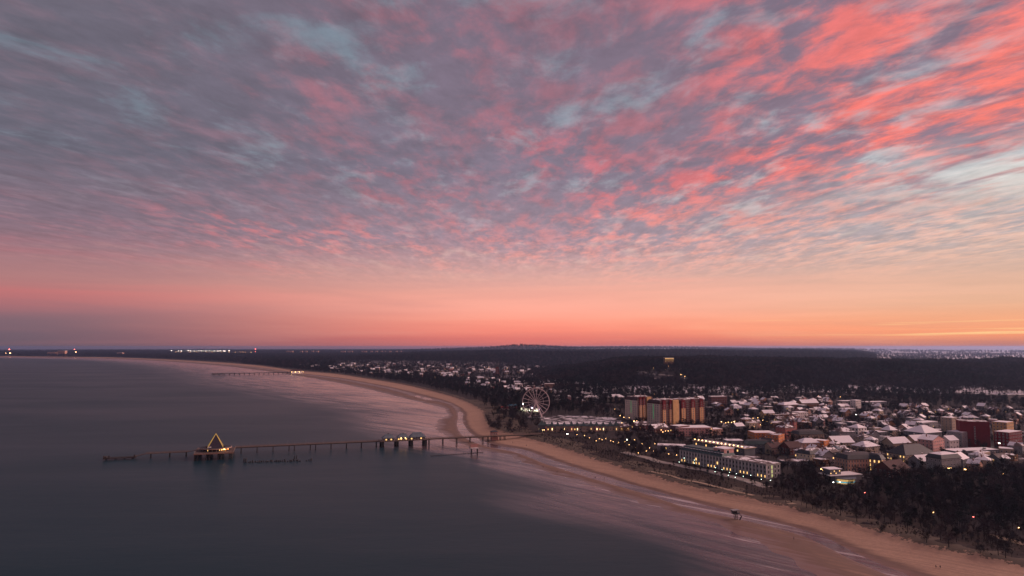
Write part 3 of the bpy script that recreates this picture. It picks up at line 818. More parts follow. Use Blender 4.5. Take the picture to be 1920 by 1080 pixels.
def roof_mesh(kind, w, d, h, rh, m, edge, over=.5):
    """roof over a w x d box with eaves at height h"""
    mb = MB(); x, y = w / 2 + over, d / 2 + over; t = .28
    if kind == 'flat':
        mb.box(-w / 2 - .15, w / 2 + .15, -d / 2 - .15, d / 2 + .15, h - .05, h + .35, edge)
        mb.box(-w / 2 + .3, w / 2 - .3, -d / 2 + .3, d / 2 - .3, h + .35, h + .62, m)
    elif kind in ('gable', 'gablef'):
        V = []
        if kind == 'gable': pts = [(-x, -y, 0), (x, -y, 0), (x, 0, rh), (-x, 0, rh), (-x, y, 0), (x, y, 0)]; sl = [(0, 1, 2, 3), (5, 4, 3, 2)]
        else: pts = [(-x, y, 0), (-x, -y, 0), (0, -y, rh), (0, y, rh), (x, y, 0), (x, -y, 0)]; sl = [(0, 1, 2, 3), (5, 4, 3, 2)]
        lo = [(a, b, c + h - .06) for a, b, c in pts]; hi = [(a, b, c + h + t) for a, b, c in pts]
        mb.add(hi, sl, m)
        mb.add(lo + hi, [(3, 2, 1, 0), (2, 3, 4, 5), (0, 1, 7, 6), (4, 10, 11, 5), (1, 2, 8, 7), (2, 5, 11, 8), (3, 0, 6, 9), (4, 3, 9, 10)], edge)
    elif kind == 'hip':
        k = min(w, d) / 2 * .9
        rx, ry = max(w / 2 - k, .3), max(d / 2 - k, .3)
        lo = [(-x, -y, h - .1), (x, -y, h - .1), (x, y, h - .1), (-x, y, h - .1)]; hi = [(a, b, h + .2) for a, b, _ in lo]
        top = [(-rx, -ry, h + rh), (rx, -ry, h + rh), (rx, ry, h + rh), (-rx, ry, h + rh)]
        mb.add(lo + hi, [(3, 2, 1, 0), (0, 1, 5, 4), (1, 2, 6, 5), (2, 3, 7, 6), (3, 0, 4, 7)], edge)
        mb.add(hi + top, [(0, 1, 5, 4), (1, 2, 6, 5), (2, 3, 7, 6), (3, 0, 4, 7), (4, 5, 6, 7)], m)
    elif kind == 'mansard':
        i1 = 1.6
        a = [(-x, -y), (x, -y), (x, y), (-x, y)]; b = [(-w / 2 + i1, -d / 2 + i1), (w / 2 - i1, -d / 2 + i1), (w / 2 - i1, d / 2 - i1), (-w / 2 + i1, d / 2 - i1)]
        v = [(p, q, h - .1) for p, q in a] + [(p, q, h + .15) for p, q in a] + [(p, q, h + rh) for p, q in b]
        mb.add(v, [(3, 2, 1, 0), (0, 1, 5, 4), (1, 2, 6, 5), (2, 3, 7, 6), (3, 0, 4, 7), (4, 5, 9, 8), (5, 6, 10, 9), (6, 7, 11, 10), (7, 4, 8, 11)], edge)
        k = .55; c = [(p * k, q * k) for p, q in b]
        v = [(p, q, h + rh) for p, q in b] + [(p, q, h + rh + 1.0) for p, q in c]
        mb.add(v, [(0, 1, 5, 4), (1, 2, 6, 5), (2, 3, 7, 6), (3, 0, 4, 7), (4, 5, 6, 7)], m)
    return mb.mesh('roof')
def wall_mesh(kind, w, d, h, rh, m, deep=4.0):
    mb = MB(); mb.box(-w / 2, w / 2, -d / 2, d / 2, -deep, h, m)
    if kind == 'gable':
        for s in (-1, 1): mb.add([(s * w / 2, -d / 2, h), (s * w / 2, d / 2, h), (s * w / 2, 0, h + rh * (d / (d + 1.0)))], [(0, 1, 2)], m)
    elif kind == 'gablef':
        for s in (-1, 1): mb.add([(-w / 2, s * d / 2, h), (w / 2, s * d / 2, h), (0, s * d / 2, h + rh * (w / (w + 1.0)))], [(0, 1, 2)], m)
    return mb.mesh('wall')
CHIM = None
def chimney(roof, x, y, z, hgt=1.6):
    global CHIM
    if CHIM is None:
        mb = MB(); mb.box(-.4, .4, -.4, .4, 0, 1, mat('chimney_brick', (0.25, 0.12, 0.09), 0.9, 0.3)); mb.box(-.48, .48, -.48, .48, 1, 1.1, M_SNOW); CHIM = mb.mesh('chimney')
    obj('chimney', CHIM, roof, (x, y, z), 0, (1, 1, hgt))

WALLS = {k: mat('render_' + k, lin(c), 0.85, 0.14, 0.25) for k, c in dict(
    endwhite=(214, 192, 178), white=(222, 214, 210), cream=(216, 198, 172), beige=(176, 156, 136), peach=(200, 156, 134), pink=(204, 154, 146), rose=(176, 106, 98), red=(112, 26, 34), brick=(106, 58, 54),
    orange=(206, 126, 72), ochre=(208, 160, 116), yellow=(206, 166, 116), grey=(140, 138, 140), slate=(98, 100, 106), brown=(130, 92, 70), maroon=(84, 48, 50)).items()}
ROOFS = {
    'snow': snow_roof('snowy_roof', (0.10, 0.09, 0.09), 1.0), 'snowmost': snow_roof('mostly_snowy_roof', (0.11, 0.075, 0.07), .72), 'patch': snow_roof('patchy_snow_roof', (0.08, 0.055, 0.055), .40),
    'dark': mat('slate_roof', (0.045, 0.05, 0.055), .6, .3, .6), 'green': mat('green_metal_roof', (0.06, 0.10, 0.10), .55, .3, .4), 'redtile': mat('dark_red_tiles', (0.075, 0.036, 0.036), .8, .3, .6), 'bluegrey': mat('blue_grey_roof', (0.12, 0.16, 0.19), .6, .25, .4)}
PLACED = []      # (x, y, radius) of everything built in the town
def house(u, v, wpx, hpx, depth, yaw, wall, kind, roof, label, name='house', rh=None, lit=.03, group=None, cat='house', win=(1.1, 1.5), sp=3.1, st=3.0, edge=None, loc=None, chim=True, front_lit=0.0):
    p = land(u, v) if loc is None else loc
    k = mpp(p); w = wpx * k / max(math.cos(R(yaw)), .45); h = hpx * k
    a = R(yaw) + .8 * math.atan2(p[0], p[1])          # the streets fan out with the bend of the coast
    n = np.array([math.sin(a), -math.cos(a)])
    c = np.array(p[:2]) - n * depth / 2
    rd = random.Random(int(u * 131 + v * 17))
    rh = rh if rh is not None else {'flat': .6, 'gable': depth * .36, 'gablef': w * .36, 'hip': min(w, depth) * .28, 'mansard': 3.2}[kind]
    g = min(zat(*c), float(p[2]) if loc is None else zat(*c))
    t = thing(name, label, cat, (c[0], c[1], g), a, group)
    wm, rm = WALLS[wall], ROOFS[roof]
    obj('wall', wall_mesh(kind, w, depth, h, rh, wm), t)
    r = obj('roof', roof_mesh(kind, w, depth, h, rh, rm, edge or (ROOFS['dark'] if kind != 'flat' else wm)), t)
    if chim and kind != 'flat':
        chimney(r, w * rd.uniform(-.3, .3), depth * .06, h + rh * .7, rh * .3 + 1.3)
    rows = max(1, int(h / st)); fh = h / rows
    for side, span in ((0, w), (3, depth), (1, depth)):
        nrm = {0: (n[0], n[1]), 3: (-math.cos(a), -math.sin(a)), 1: (math.cos(a), math.sin(a))}[side]
        if nrm[0] * -c[0] + nrm[1] * -c[1] < -0.05 * math.hypot(*c): continue
        cols = max(1, int((span - 1.0) / sp))
        for i in range(cols):
            q = -span / 2 + span * (i + .5) / cols
            for j in range(rows):
                if side == 0 and j == 0 and i == cols // 2 and name == 'house':
                    put_door(t, q, -depth / 2, 0); continue
                z = fh * (j + .55)
                L = rd.random() < (front_lit if (side == 0 and j == 0 and front_lit) else lit)
                x, y = {0: (q, -depth / 2), 3: (-w / 2, q), 1: (w / 2, q)}[side]
                put_window(t, x, y, z, win[0], min(win[1], fh * .62), side, L)
    PLACED.append((c[0], c[1], math.hypot(w, depth) / 2))
    FORB.append((c[0], c[1], math.hypot(w, depth) / 2 + 3))
    t['dims'] = (w, depth, h)
    return t

# ------------------------------------------------------------------ the pier with the pyramid
PIER_A = math.atan2(89.0, 262.0)
PIER_O = Vector((-284.0, 719.0, 0.0))
def pier_x(u, y=0.0, z=6.5):
    """distance along the pier seen at photo column u"""
    k = (u - 960.0) / FOC
    ca, sa = math.cos(PIER_A), math.sin(PIER_A)
    ox, oy = PIER_O.x - sa * y, PIER_O.y + ca * y
    A = k * (oy * math.cos(PITCH) + (z - CAM_H) * math.sin(PITCH)) - ox
    return A / (ca - k * sa * math.cos(PITCH))

M_DECK = mat('pier_deck_boards', (0.125, 0.095, 0.08), 0.85, 0.3, 0.5)
M_RAIL = mat('pier_railing_wood', (0.24, 0.18, 0.15), 0.8, 0.2, 0.5)
M_PILE = mat('wet_pile', (0.035, 0.033, 0.035), 0.6, 0.3, 0.5)

def railing(mb, pts, z, post=4.0, h=1.15, m=None):
    m = m or M_RAIL
    for a, b in zip(pts[:-1], pts[1:]):
        A, B = Vector((a[0], a[1], z if len(a) < 3 else a[2])), Vector((b[0], b[1], z if len(b) < 3 else b[2]))
        for k in (h, h * .62, h * .3): mb.beam(A + Vector((0, 0, k)), B + Vector((0, 0, k)), .10, .10, m)
        n = max(1, int((B - A).length / post))
        for i in range(n + 1):
            p = A.lerp(B, i / n); mb.beam(p, p + Vector((0, 0, h + .06)), .12, .12, m)

def make_pier():
    t = thing('pier', 'long wooden pier on dark piles running out from the beach to the pyramid', 'pier', PIER_O, PIER_A)
    xe, xs0, xs1 = pier_x(1020), pier_x(711), pier_x(802)
    mb = MB(); mb.box(-2, xs0, -2.6, 2.6, 6.05, 6.5, M_DECK); mb.box(xs0, xs1, -7.5, 5.5, 6.0, 6.5, M_DECK); mb.box(xs1, xe, -2.6, 2.6, 6.05, 6.5, M_DECK)
    for y in (-2.2, 2.2): mb.box(-2, xe, y - .2, y + .2, 5.5, 6.04, M_DARKWOOD)
    mb.build('deck', t)
    # outer walkway and low landing stage beyond the pyramid
    mb = MB(); mb.beam((-36, -3, 6.3), (-46, -3, 4.4), 4, .4, M_DECK); mb.beam((-46, -3, 4.3), (-84, -3, 4.3), 4, .5, M_DECK); mb.beam((-84, -3, 4.3), (-94, -3, 2.0), 3.4, .4, M_DECK)
    mb.build('walkway', t)
    mb = MB(); mb.box(-121, -93, -6, 0, 1.2, 2.0, M_DARKWOOD)
    for x in (-120.5, -116, -94): mb.box(x - .6, x + .6, -6.4, -5, 1.0, 4.2, M_DARKWOOD)
    mb.box(-121, -118.5, -6, 0, 2.0, 3.4, M_DARKWOOD)
    mb.build('landing_stage', t)
    mb = MB(); railing(mb, [(-121, -6), (-93, -6)], 2.0, 4, 1.0, M_DARK); railing(mb, [(-46, -5, 4.6), (-84, -5, 4.6), (-93, -4.7, 2.2)], 4.6); railing(mb, [(-46, -1, 4.6), (-84, -1, 4.6)], 4.6)
    mb.build('railing', t)
    for y in (-2.5, 2.5):
        mb = MB(); pts = [(-2, y), (xs0, y)]; railing(mb, pts, 6.5); railing(mb, [(xs1, y), (xe, y)], 6.5)
        yy = -7.4 if y < 0 else 5.4
        railing(mb, [(xs0, y), (xs0, yy), (xs1, yy), (xs1, y)], 6.5)
        mb.build('railing', t)
    # pile bents at the columns the photo shows, pairs of posts with a cap beam
    pm = MB(); pm.tube((0, 0, -3), (0, 0, 6.05), .42, .42, M_PILE, 8); pm = pm.mesh('pile')
    cap = MB(); cap.box(-.35, .35, -2.7, 2.7, 5.45, 6.04, M_DARKWOOD); cap = cap.mesh('cap_beam')
    cols = [452, 482, 512, 542, 552, 582, 592, 621, 650, 678, 706, 805, 831, 857, 882, 906, 916, 939, 947]
    for u in cols:
        x = pier_x(u, -2, 2); obj('cap_beam', cap, t, (x, 0, 0))
        for y in (-2.1, 2.1): obj('pile', pm, t, (x, y, 0))
    for x in (-48, -63, -80): 
        for y in (-4.6, -1.4): obj('pile', pm, t, (x, y, -1.9))
    for x in (-119, -111, -103, -96):
        for y in (-5.6, -.4): obj('pile', pm, t, (x, y, -4.4))
    big = MB(); big.tube((0, 0, -3), (0, 0, 6.0), .75, .75, M_PILE, 10); big = big.mesh('pile')
    for u in (715.5, 743, 770, 796):
        for y in (-6.6, -2, 2, 4.6):
            x = pier_x(u, -6, 2); obj('pile', big, t, (x, y, 0)); obj('pile', big, t, (x + 2.0, y, 0))
    lm = MB(); lm.tube((0, 0, 6.5), (0, 0, 10.2), .07, .05, M_STEEL, 6); lm.tube((0, 0, 10.2), (0, 0, 10.6), .2, .12, M_STEEL, 6); lm = lm.mesh('lamp_post')
    for i in range(14): obj('lamp_post', lm, t, (12 + i * 18.5, 2.3, 0))
    st = MB()
    for i in range(9): st.box(pier_x(900) - 3 + i * .35, pier_x(900) - 2.6 + i * .35, -5.2, -2.7, 6.2 - i * .6, 6.32 - i * .6, M_DECK)
    st.beam((pier_x(900) - 3, -5.2, 6.4), (pier_x(900), -5.2, 1.4), .15, .3, M_RAIL); st.beam((pier_x(900) - 3, -5.2, 7.4), (pier_x(900), -5.2, 2.4), .1, .1, M_RAIL)
    st.build('stair', t)
make_pier()

def make_pyramid():
    t = thing('pyramid_restaurant', 'glass pyramid restaurant with yellow lit edges on the pier platform', 'restaurant', PIER_O, PIER_A)
    x0, x1, y0, y1 = -37.5, -2.01, -38, 2.0
    cx, cy = -20.0, -16.5
    mb = MB(); mb.box(x0, x1, y0, y1, 5.9, 6.55, M_DECK); mb.build('platform', t)
    mb = MB(); mb.box(x0 - .3, x1 + .3, y0 - .3, y0, 5.7, 6.7, mat('terrace_edge', (0.24, 0.14, 0.11), .7, .2)); mb.build('edge_board', t)
    mb = MB(); railing(mb, [(x0, y1), (x0, y0), (x1, y0), (x1, y1)], 6.55, 3.5); mb.build('railing', t)
    pm = MB(); pm.tube((0, 0, -3), (0, 0, 5.9), .55, .55, M_PILE, 8); pm = pm.mesh('pile')
    for gx in (-35.5, -25, -14.5, -4.5):
        for dx in (-1.4, 1.2):
            for gy in (-36.5, -33, -24, -14, -4, .8): obj('pile', pm, t, (gx + dx * (.8 if gx > -6 else 1), gy, 0))
    # round pavilion: glass drum and broad ring roof
    mb = MB(); mb.ring((cx, cy, 0), 11.0, 11.6, 6.55, 9.0, mat('restaurant_glazing', (0.03, 0.028, 0.03), .15, .0), 36); mb.build('drum_wall', t)
    for i in range(0, 36, 2):
        a = 6.28319 * i / 36
        m2 = MB(); m2.box(-.12, .12, -.1, .1, 6.55, 9.0, M_WHITE); o = m2.build('mullion', t, (cx + 11.75 * math.cos(a), cy + 11.75 * math.sin(a), 0), a)
    mb = MB(); mb.ring((cx, cy, 0), 9.5, 15.3, 9.0, 9.7, mat('ring_roof_edge', (0.38, 0.25, 0.20), .6, .2), 48); mb.ring((cx, cy, 0), 9.9, 14.7, 9.71, 9.86, ROOFS['dark'], 48); mb.build('ring_roof', t)
    # pyramid
    b, top, zb = 8.2, 22.8, 8.0
    C = [(cx - b, cy - b), (cx + b, cy - b), (cx + b, cy + b), (cx - b, cy + b)]
    ca, sa = math.cos(R(4)), math.sin(R(4))
    C = [(cx + (x - cx) * ca - (y - cy) * sa, cy + (x - cx) * sa + (y - cy) * ca) for x, y in C]
    gl = mat('pyramid_glass', (0.028, 0.03, 0.042), .22, .15, .6, spec=.5)
    for i in range(4):
        m2 = MB(); a, c2 = C[i], C[(i + 1) % 4]; m2.add([(a[0], a[1], zb), (c2[0], c2[1], zb), (cx, cy, top)], [(0, 1, 2)], gl); fo = m2.build('glass_face', t)
        for k in range(1, 5):
            s = k / 5; m3 = MB(); pa = Vector((*a, zb)).lerp(Vector((cx, cy, top)), s); pb = Vector((*c2, zb)).lerp(Vector((cx, cy, top)), s)
            m3.beam(pa, pb, .12, .12, M_DARK); m3.build('glazing_bar', fo)
    lm = mat('yellow_light_strip', (.3, .2, .05), .5, 0, emit=(1.0, .60, .14), estr=.33)
    for i in range(4):
        m2 = MB(); m2.beam((C[i][0], C[i][1], zb), (cx, cy, top + .2), .36, .36, lm); m2.build('light_strip', t)
    sp = MB(); sp.tube((cx, cy, top), (cx, cy, top + 2), .1, .03, M_DARK, 6); sp.build('spire', t)
    fi = MB(); fi.box(cx - 6.5, cx - 3.2, cy - 9.5, cy - 9.2, 10.4, 11.4, M_WHITE); fi.build('snow_ledge', t)
    for k in range(14):
        a = -2.6 + k * .16
        m2 = MB(); m2.box(-.3, .3, -.08, .08, 7.2, 8.6, M_WARM if k in (3, 9, 10, 11, 12) else M_GLASS)
        m2.build('window', t, (cx + 11.8 * math.cos(a), cy + 11.8 * math.sin(a), 0), a + R(90))
    for dx, dy, e in ((9.0, -13.0, M_WARMHI), (12.5, -12.0, mat('lit_heater', (.1, .03, .01), .5, 0, emit=(1, .30, .06), estr=7.0)), (10.5, -15.5, MATS['lit_heater'] if 'lit_heater' in MATS else None), (7.2, -14.8, MATS.get('lit_heater'))):
        m2 = MB(); m2.tube((0, 0, 6.55), (0, 0, 8.6), .06, .06, M_DARK, 6); m2.ring((0, 0, 8.6), .01, .45, 0, .5, e or M_WARMHI, 8); m2.build('terrace_lamp', t, (cx + dx, cy + dy, 0))
make_pyramid()

def make_pavilion():
    x0, x1 = pier_x(716, -1), pier_x(799, -1)
    t = thing('pier_pavilion', 'row of three pier shops under dark hipped roofs with lit windows', 'pavilion', PIER_O, PIER_A)
    W = (x1 - x0)
    wm = mat('pavilion_boards', (0.10, 0.085, 0.075), .7, .2)
    for i, (u0, u1) in enumerate(((716, 739.5), (744, 767), (767.5, 797))):
        a, b = pier_x(u0, -1), pier_x(u1, -1); c, w = (a + b) / 2, (b - a)
        mb = MB(); mb.box(c - w / 2 + .8, c + w / 2 - .8, -5.2, 3.2, 6.5, 9.3, wm); wo = mb.build('wall', t)
        ro = obj('roof', roof_mesh('hip', w - .3, 9.5, 0, 4.4 + (i == 2) * .7, ROOFS['bluegrey'], ROOFS['dark'], .2), t, (c, -1, 9.3))
        k = MB(); k.box(-.6, .6, -.6, .6, 4.0, 5.0, ROOFS['dark']); k.build('lantern', ro)
        n = 5
        for j in range(n):
            x = c - w / 2 + w * (j + .5) / n
            put_window(t, x, -5.2, 8.0, 1.7, 1.5, 0, (i, j) in ((0, 1), (0, 3), (1, 0), (1, 1), (1, 3), (2, 0), (2, 3)))
    for x, e in ((pier_x(752, -6), M_WARMHI), (pier_x(760, -6), M_WARMHI)):
        m2 = MB(); m2.tube((0, 0, 6.5), (0, 0, 9.0), .06, .06, M_DARK, 6); m2.box(-.35, .35, -.35, .35, 9.0, 9.5, e); m2.build('lantern', t, (x, -6.5, 0))
make_pavilion()

x = pier_x(929, 0)
t = thing('pier_kiosk', 'small pink kiosk with a dark roof at the beach end of the pier', 'kiosk', PIER_O + Vector((math.cos(PIER_A) * x - math.sin(PIER_A) * 4.4, math.sin(PIER_A) * x + math.cos(PIER_A) * 4.4, 0)), PIER_A)
mb = MB(); mb.box(-4, 4, -1.7, 3, 1, 10.2, WALLS['pink']); mb.build('wall', t); obj('roof', roof_mesh('hip', 8, 4.8, 0, 2.0, ROOFS['dark'], ROOFS['dark']), t, (0, .6, 10.2))
for q in (-2.2, 0, 2.2): put_window(t, q, -1.7, 8.2, 1.2, 1.6, 0)

# raised platform hut standing in the shallows
p = P(889.5, 849, 0)
t = thing('stilt_platform', 'pale railed platform on dark stilts in the shallows beside the pier', 'platform', (p[0], p[1], 0), R(12))
for x in (-3.1, 3.1):
    for y in (-2, 2):
        mb = MB(); mb.tube((x, y, -2), (x, y, 5.2), .45, .4, M_PILE, 8); mb.build('stilt', t)
mb = MB(); mb.box(-3.9, 3.9, -2.8, 2.8, 4.5, 5.2, M_WHITE); mb.build('deck', t)
for k in range(7):
    mb = MB(); mb.box(-3.9 + k * 1.3 - .12, -3.9 + k * 1.3 + .12, -2.8, -2.6, 5.2, 9.0, WALLS['peach']); mb.build('post', t)
for z in (6.2, 7.4, 8.8):
    mb = MB(); mb.box(-3.9, 3.9, -2.78, -2.62, z, z + .45, WALLS['pink']); mb.build('rail', t)
for sx in (-3.8, 3.8):
    mb = MB(); mb.box(sx - .1, sx + .1, -2.6, 2.8, 8.6, 9.0, WALLS['pink']); mb.box(sx - .1, sx + .1, 2.6, 2.8, 5.2, 8.6, WALLS['peach']); mb.build('rail', t)
mb = MB(); mb.box(-3.7, 3.7, 2.55, 2.7, 5.2, 8.4, WALLS['pink']); mb.build('back_panel', t)

# old timber stumps of a vanished pier
rd = random.Random(4)
stump = [mb_.mesh('old_stump') for mb_ in [MB() for _ in range(3)]]
def stump_mesh(h, r, seed):
    q = random.Random(seed); mb = MB(); mb.tube((0, 0, -2), (q.uniform(-.1, .1), q.uniform(-.1, .1), h * .7), r, r * .92, M_PILE, 7, False); mb.tube((0, 0, h * .68), (.12, -.06, h), r * .9, r * .6, M_PILE, 7); return mb.mesh('old_stump')
ST = [stump_mesh(1.5, .45, 1), stump_mesh(2.1, .5, 2), stump_mesh(1.1, .55, 3)]
for i in range(32):
    u = 458 + i * 4.05 + rd.uniform(-1, 1)
    if 566 < u < 571: continue
    p = P(u, 867.5 - (u - 458) * .028 + rd.uniform(-.7, .7), 0)
    big = u < 464 or abs(u - 552) < 3
    o = obj('old_stump', ST[i % 3], None, (p[0], p[1], 0), rd.uniform(0, 6), (1.5, 1.5, 2.6 if u < 461 else 1.9 if big else rd.uniform(.75, 1.3)))
    tag(o, 'old dark timber stump in the row standing in the sea before the pier' if i else 'tallest dark timber stump at the left end of the row in the sea', 'stump', 'old timber stumps in the sea')
for i, u in enumerate((552, 556)):
    p = P(u, 861.5, 0); o = obj('old_stump', ST[1], None, (p[0], p[1], 0), i, (1, 1, 1.9))
    tag(o, 'one of two lone dark stumps behind the stump row in the sea', 'stump', 'pair of stumps behind the row')
# low groyne
t = thing('groyne', 'low dark timber groyne running from the shallows to the wet sand', 'groyne', (0, 0, 0))
a, b = P(808, 855.5, 0), P(905, 848.5, 0); a, b = Vector(a), Vector(b)
pm = MB(); pm.tube((0, 0, -1.5), (0, 0, .75), .24, .2, M_PILE, 6); pm = pm.mesh('post')
mb = MB(); mb.beam(a + Vector((0, 0, .3)), b + Vector((0, 0, .3)), .3, .3, M_PILE); mb.build('rail', t)
for i in range(22): q = a.lerp(b, i / 21); obj('post', pm, t, (q.x, q.y, 0), 0, (1, 1, 1.7 if i in (0, 4, 8, 13) else 1))

# far pier
a, b = P(397, 704, 0), P(566, 700, 0); ang = math.atan2(b[1] - a[1], b[0] - a[0]); L = math.hypot(b[0] - a[0], b[1] - a[1])
t = thing('far_pier', 'thin distant pier reaching out from the beach of the far town', 'pier', (a[0], a[1], 0), ang)
mb = MB(); mb.box(0, L, -2.5, 2.5, 4.6, 7.0, M_DARK); mb.box(0, 45, -4, 4, 3.4, 7.8, M_DARK); mb.build('deck', t)
pm = MB(); pm.tube((0, 0, -2), (0, 0, 5), 1.4, 1.4, M_PILE, 6); pm = pm.mesh('pile')
for i in range(18): obj('pile', pm, t, (8 + i * (L - 30) / 17, 0, 0))
p = P(556, 698.5, 5); t = thing('pier_restaurant', 'bright lit pavilion at the shore end of the distant pier', 'pavilion', (p[0], p[1], 0), ang)
mb = MB(); mb.box(-22, 22, -8, 8, 1, 12, WALLS['white']); mb.build('wall', t); obj('roof', roof_mesh('hip', 46, 18, 0, 5, ROOFS['redtile'], ROOFS['dark']), t, (0, 0, 12))
for i in range(9): put_window(t, -19 + i * 4.7, -8, 8.6, 1.8, 2.0, 0, i % 2 == 0)
for i in range(4):
    mb = MB(); mb.box(-.6, .6, -.6, .6, 7, 8.2, M_WARMHI); mb.build('lamp', t, (-24 + i * 16, -9.5, 0))

# ------------------------------------------------------------------ Ferris wheel
def make_wheel():
    p = land(1005, 783); k = mpp(p)
    zc = CAM_H + ray(1005, 753.3)[2] * (p[1] / ray(1005, 753.3)[1]); Rr = 25.5 * k
    t = thing('ferris_wheel', 'white Ferris wheel standing above the snowy square', 'ferris wheel', p, R(-8))
    hz = zc - p[2]
    wm = mat('wheel_white', (0.75, 0.62, 0.60), .5, .1)
    for y in (-1.3, 1.3):
        mb = MB(); mb.ring((0, y, hz), Rr - .75, Rr, -.3, .3, wm, 64, 'Y'); mb.build('rim', t)
        mb = MB(); mb.ring((0, y, hz), Rr * .55, Rr * .55 + .18, -.1, .1, wm, 48, 'Y'); mb.build('inner_ring', t)
    n = 18
    for i in range(n):
        a = 6.28319 * (i + .25) / n
        mb = MB(); e = Vector((math.cos(a) * Rr, 0, hz + math.sin(a) * Rr)); 
        for y in (-1.3, 1.3): mb.beam((math.cos(a) * 1.2, y, hz + math.sin(a) * 1.2), e + Vector((0, y, 0)), .42, .42, wm)
        mb.beam(e + Vector((0, -1.3, 0)), e + Vector((0, 1.3, 0)), .25, .25, wm); mb.build('spoke', t)
    gm = MB(); gm.ring((0, 0, -1.4), .01, .8, -.5, .5, mat('gondola_red', (.25, .12, .12), .5, .2), 8); gm.tube((0, 0, -.9), (0, 0, 0), .05, .05, M_STEEL, 4); gm.ring((0, 0, -.4), .01, .9, -.05, .05, wm, 8); gm = gm.mesh('gondola')
    for i in range(24):
        a = 6.28319 * i / 24; obj('gondola', gm, t, (math.cos(a) * Rr * .98, 0, hz + math.sin(a) * Rr * .98))
    mb = MB(); mb.ring((0, 0, hz), .01, 1.8, -2.2, 2.2, wm, 16, 'Y'); mb.build('hub', t)
    for y in (-5.5, 5.5):
        for s in (-1, 1):
            mb = MB(); mb.beam((0, y * .4, hz), (s * 9.5, y, 0), .95, .95, wm); mb.build('support_leg', t)
        mb = MB(); mb.beam((-5, y * .72, hz * .5), (5, y * .72, hz * .5), .5, .5, wm); mb.build('cross_brace', t)
    mb = MB(); mb.box(-13, 13, -7, 7, -1, .8, M_STEEL); mb.build('base', t)
    for x, y, z, e in ((-5.5, -3, hz * .62, mat('lit_bulb_violet', (.1, .1, .1), .5, 0, emit=(.75, .6, 1.0), estr=9)), (4.6, -3, hz * .52, MATS['lit_bulb_violet']), (-Rr + 1.2, -1.8, hz - 3.2, M_WHITEHI)):
        mb = MB(); mb.ring((x, y, z), .01, .75, -.3, .3, e, 8, 'Y'); mb.build('lamp', t)
    FORB.append((p[0], p[1], 34)); PLACED.append((p[0], p[1], 30))
make_wheel()

# fairground booths beside it
M_CANVAS = mat('lit_canvas', (.7, .68, .55), .8, 0, emit=(0.95, .92, .62), estr=.75)
def booth(u, v, w, d, h, roofm, lit, label, rz=0):
    p = land(u, v); t = thing('fair_booth', label, 'booth', p, R(rz), 'fairground booths by the wheel')
    mb = MB(); mb.box(-w / 2, w / 2, -d / 2 + .8, d / 2, -1, h, WALLS['white'] if not lit else M_CANVAS); mb.build('wall', t)
    mb = MB(); mb.add([(-w / 2 - .5, -d / 2 - .5, h), (w / 2 + .5, -d / 2 - .5, h), (w / 2 + .5, d / 2 + .5, h), (-w / 2 - .5, d / 2 + .5, h), (-w / 4, 0, h + 2.2), (w / 4, 0, h + 2.2)], [(0, 1, 5, 4), (1, 2, 5), (2, 3, 4, 5), (3, 0, 4), (3, 2, 1, 0)], roofm); mb.build('roof', t)
    mb = MB(); mb.box(-w / 2, w / 2, -d / 2 - .2, -d / 2 + .8, 0, 1.1, M_RAIL); mb.build('counter', t)
    for s in (-1, 1):
        mb = MB(); mb.box(s * w / 2 - .08, s * w / 2 + .08, -d / 2, -d / 2 + .16, 0, h, M_WHITE); mb.build('post', t)
    if lit:
        for k in (-.3, .05, .35):
            mb = MB(); mb.box(w * k - .45, w * k + .45, -d / 2 + .2, -d / 2 + .7, h - .7, h - .1, M_WHITEHI); mb.build('lamp', t)
    FORB.append((p[0], p[1], 9)); PLACED.append((p[0], p[1], 8))
M_BLUE = mat('blue_canvas', (.04, .16, .24), .7, .2); M_REDC = mat('red_canvas', (.32, .05, .05), .7, .2)
booth(941, 769, 9, 6, 4, M_REDC, False, 'red-roofed booth at the left end of the fair by the wheel', 8)
booth(951, 770, 9, 6, 4, M_REDC, False, 'red-roofed fair booth in front of the blue canopies', 8)
booth(957, 765, 11, 6, 4.4, M_BLUE, False, 'blue-roofed fair booth on the left in the back row', 5)
booth(969, 765, 12, 6, 4.4, M_BLUE, False, 'blue-roofed fair booth on the right in the back row', 5)
booth(971, 769, 10, 6, 4, M_REDC, False, 'red-roofed fair booth next to the bright white tents', 5)
for i, (u, v) in enumerate(((978, 770.5), (985, 772), (992, 772.5), (999, 772.5), (1006, 773))):
    booth(u, v, 9, 7, 3.8, M_CANVAS, True, ['leftmost of the glowing white tents', 'second glowing white tent from the left', 'middle glowing white tent', 'fourth glowing white tent from the left', 'rightmost of the glowing white tents'][i] + ' at the foot of the Ferris wheel', 4)

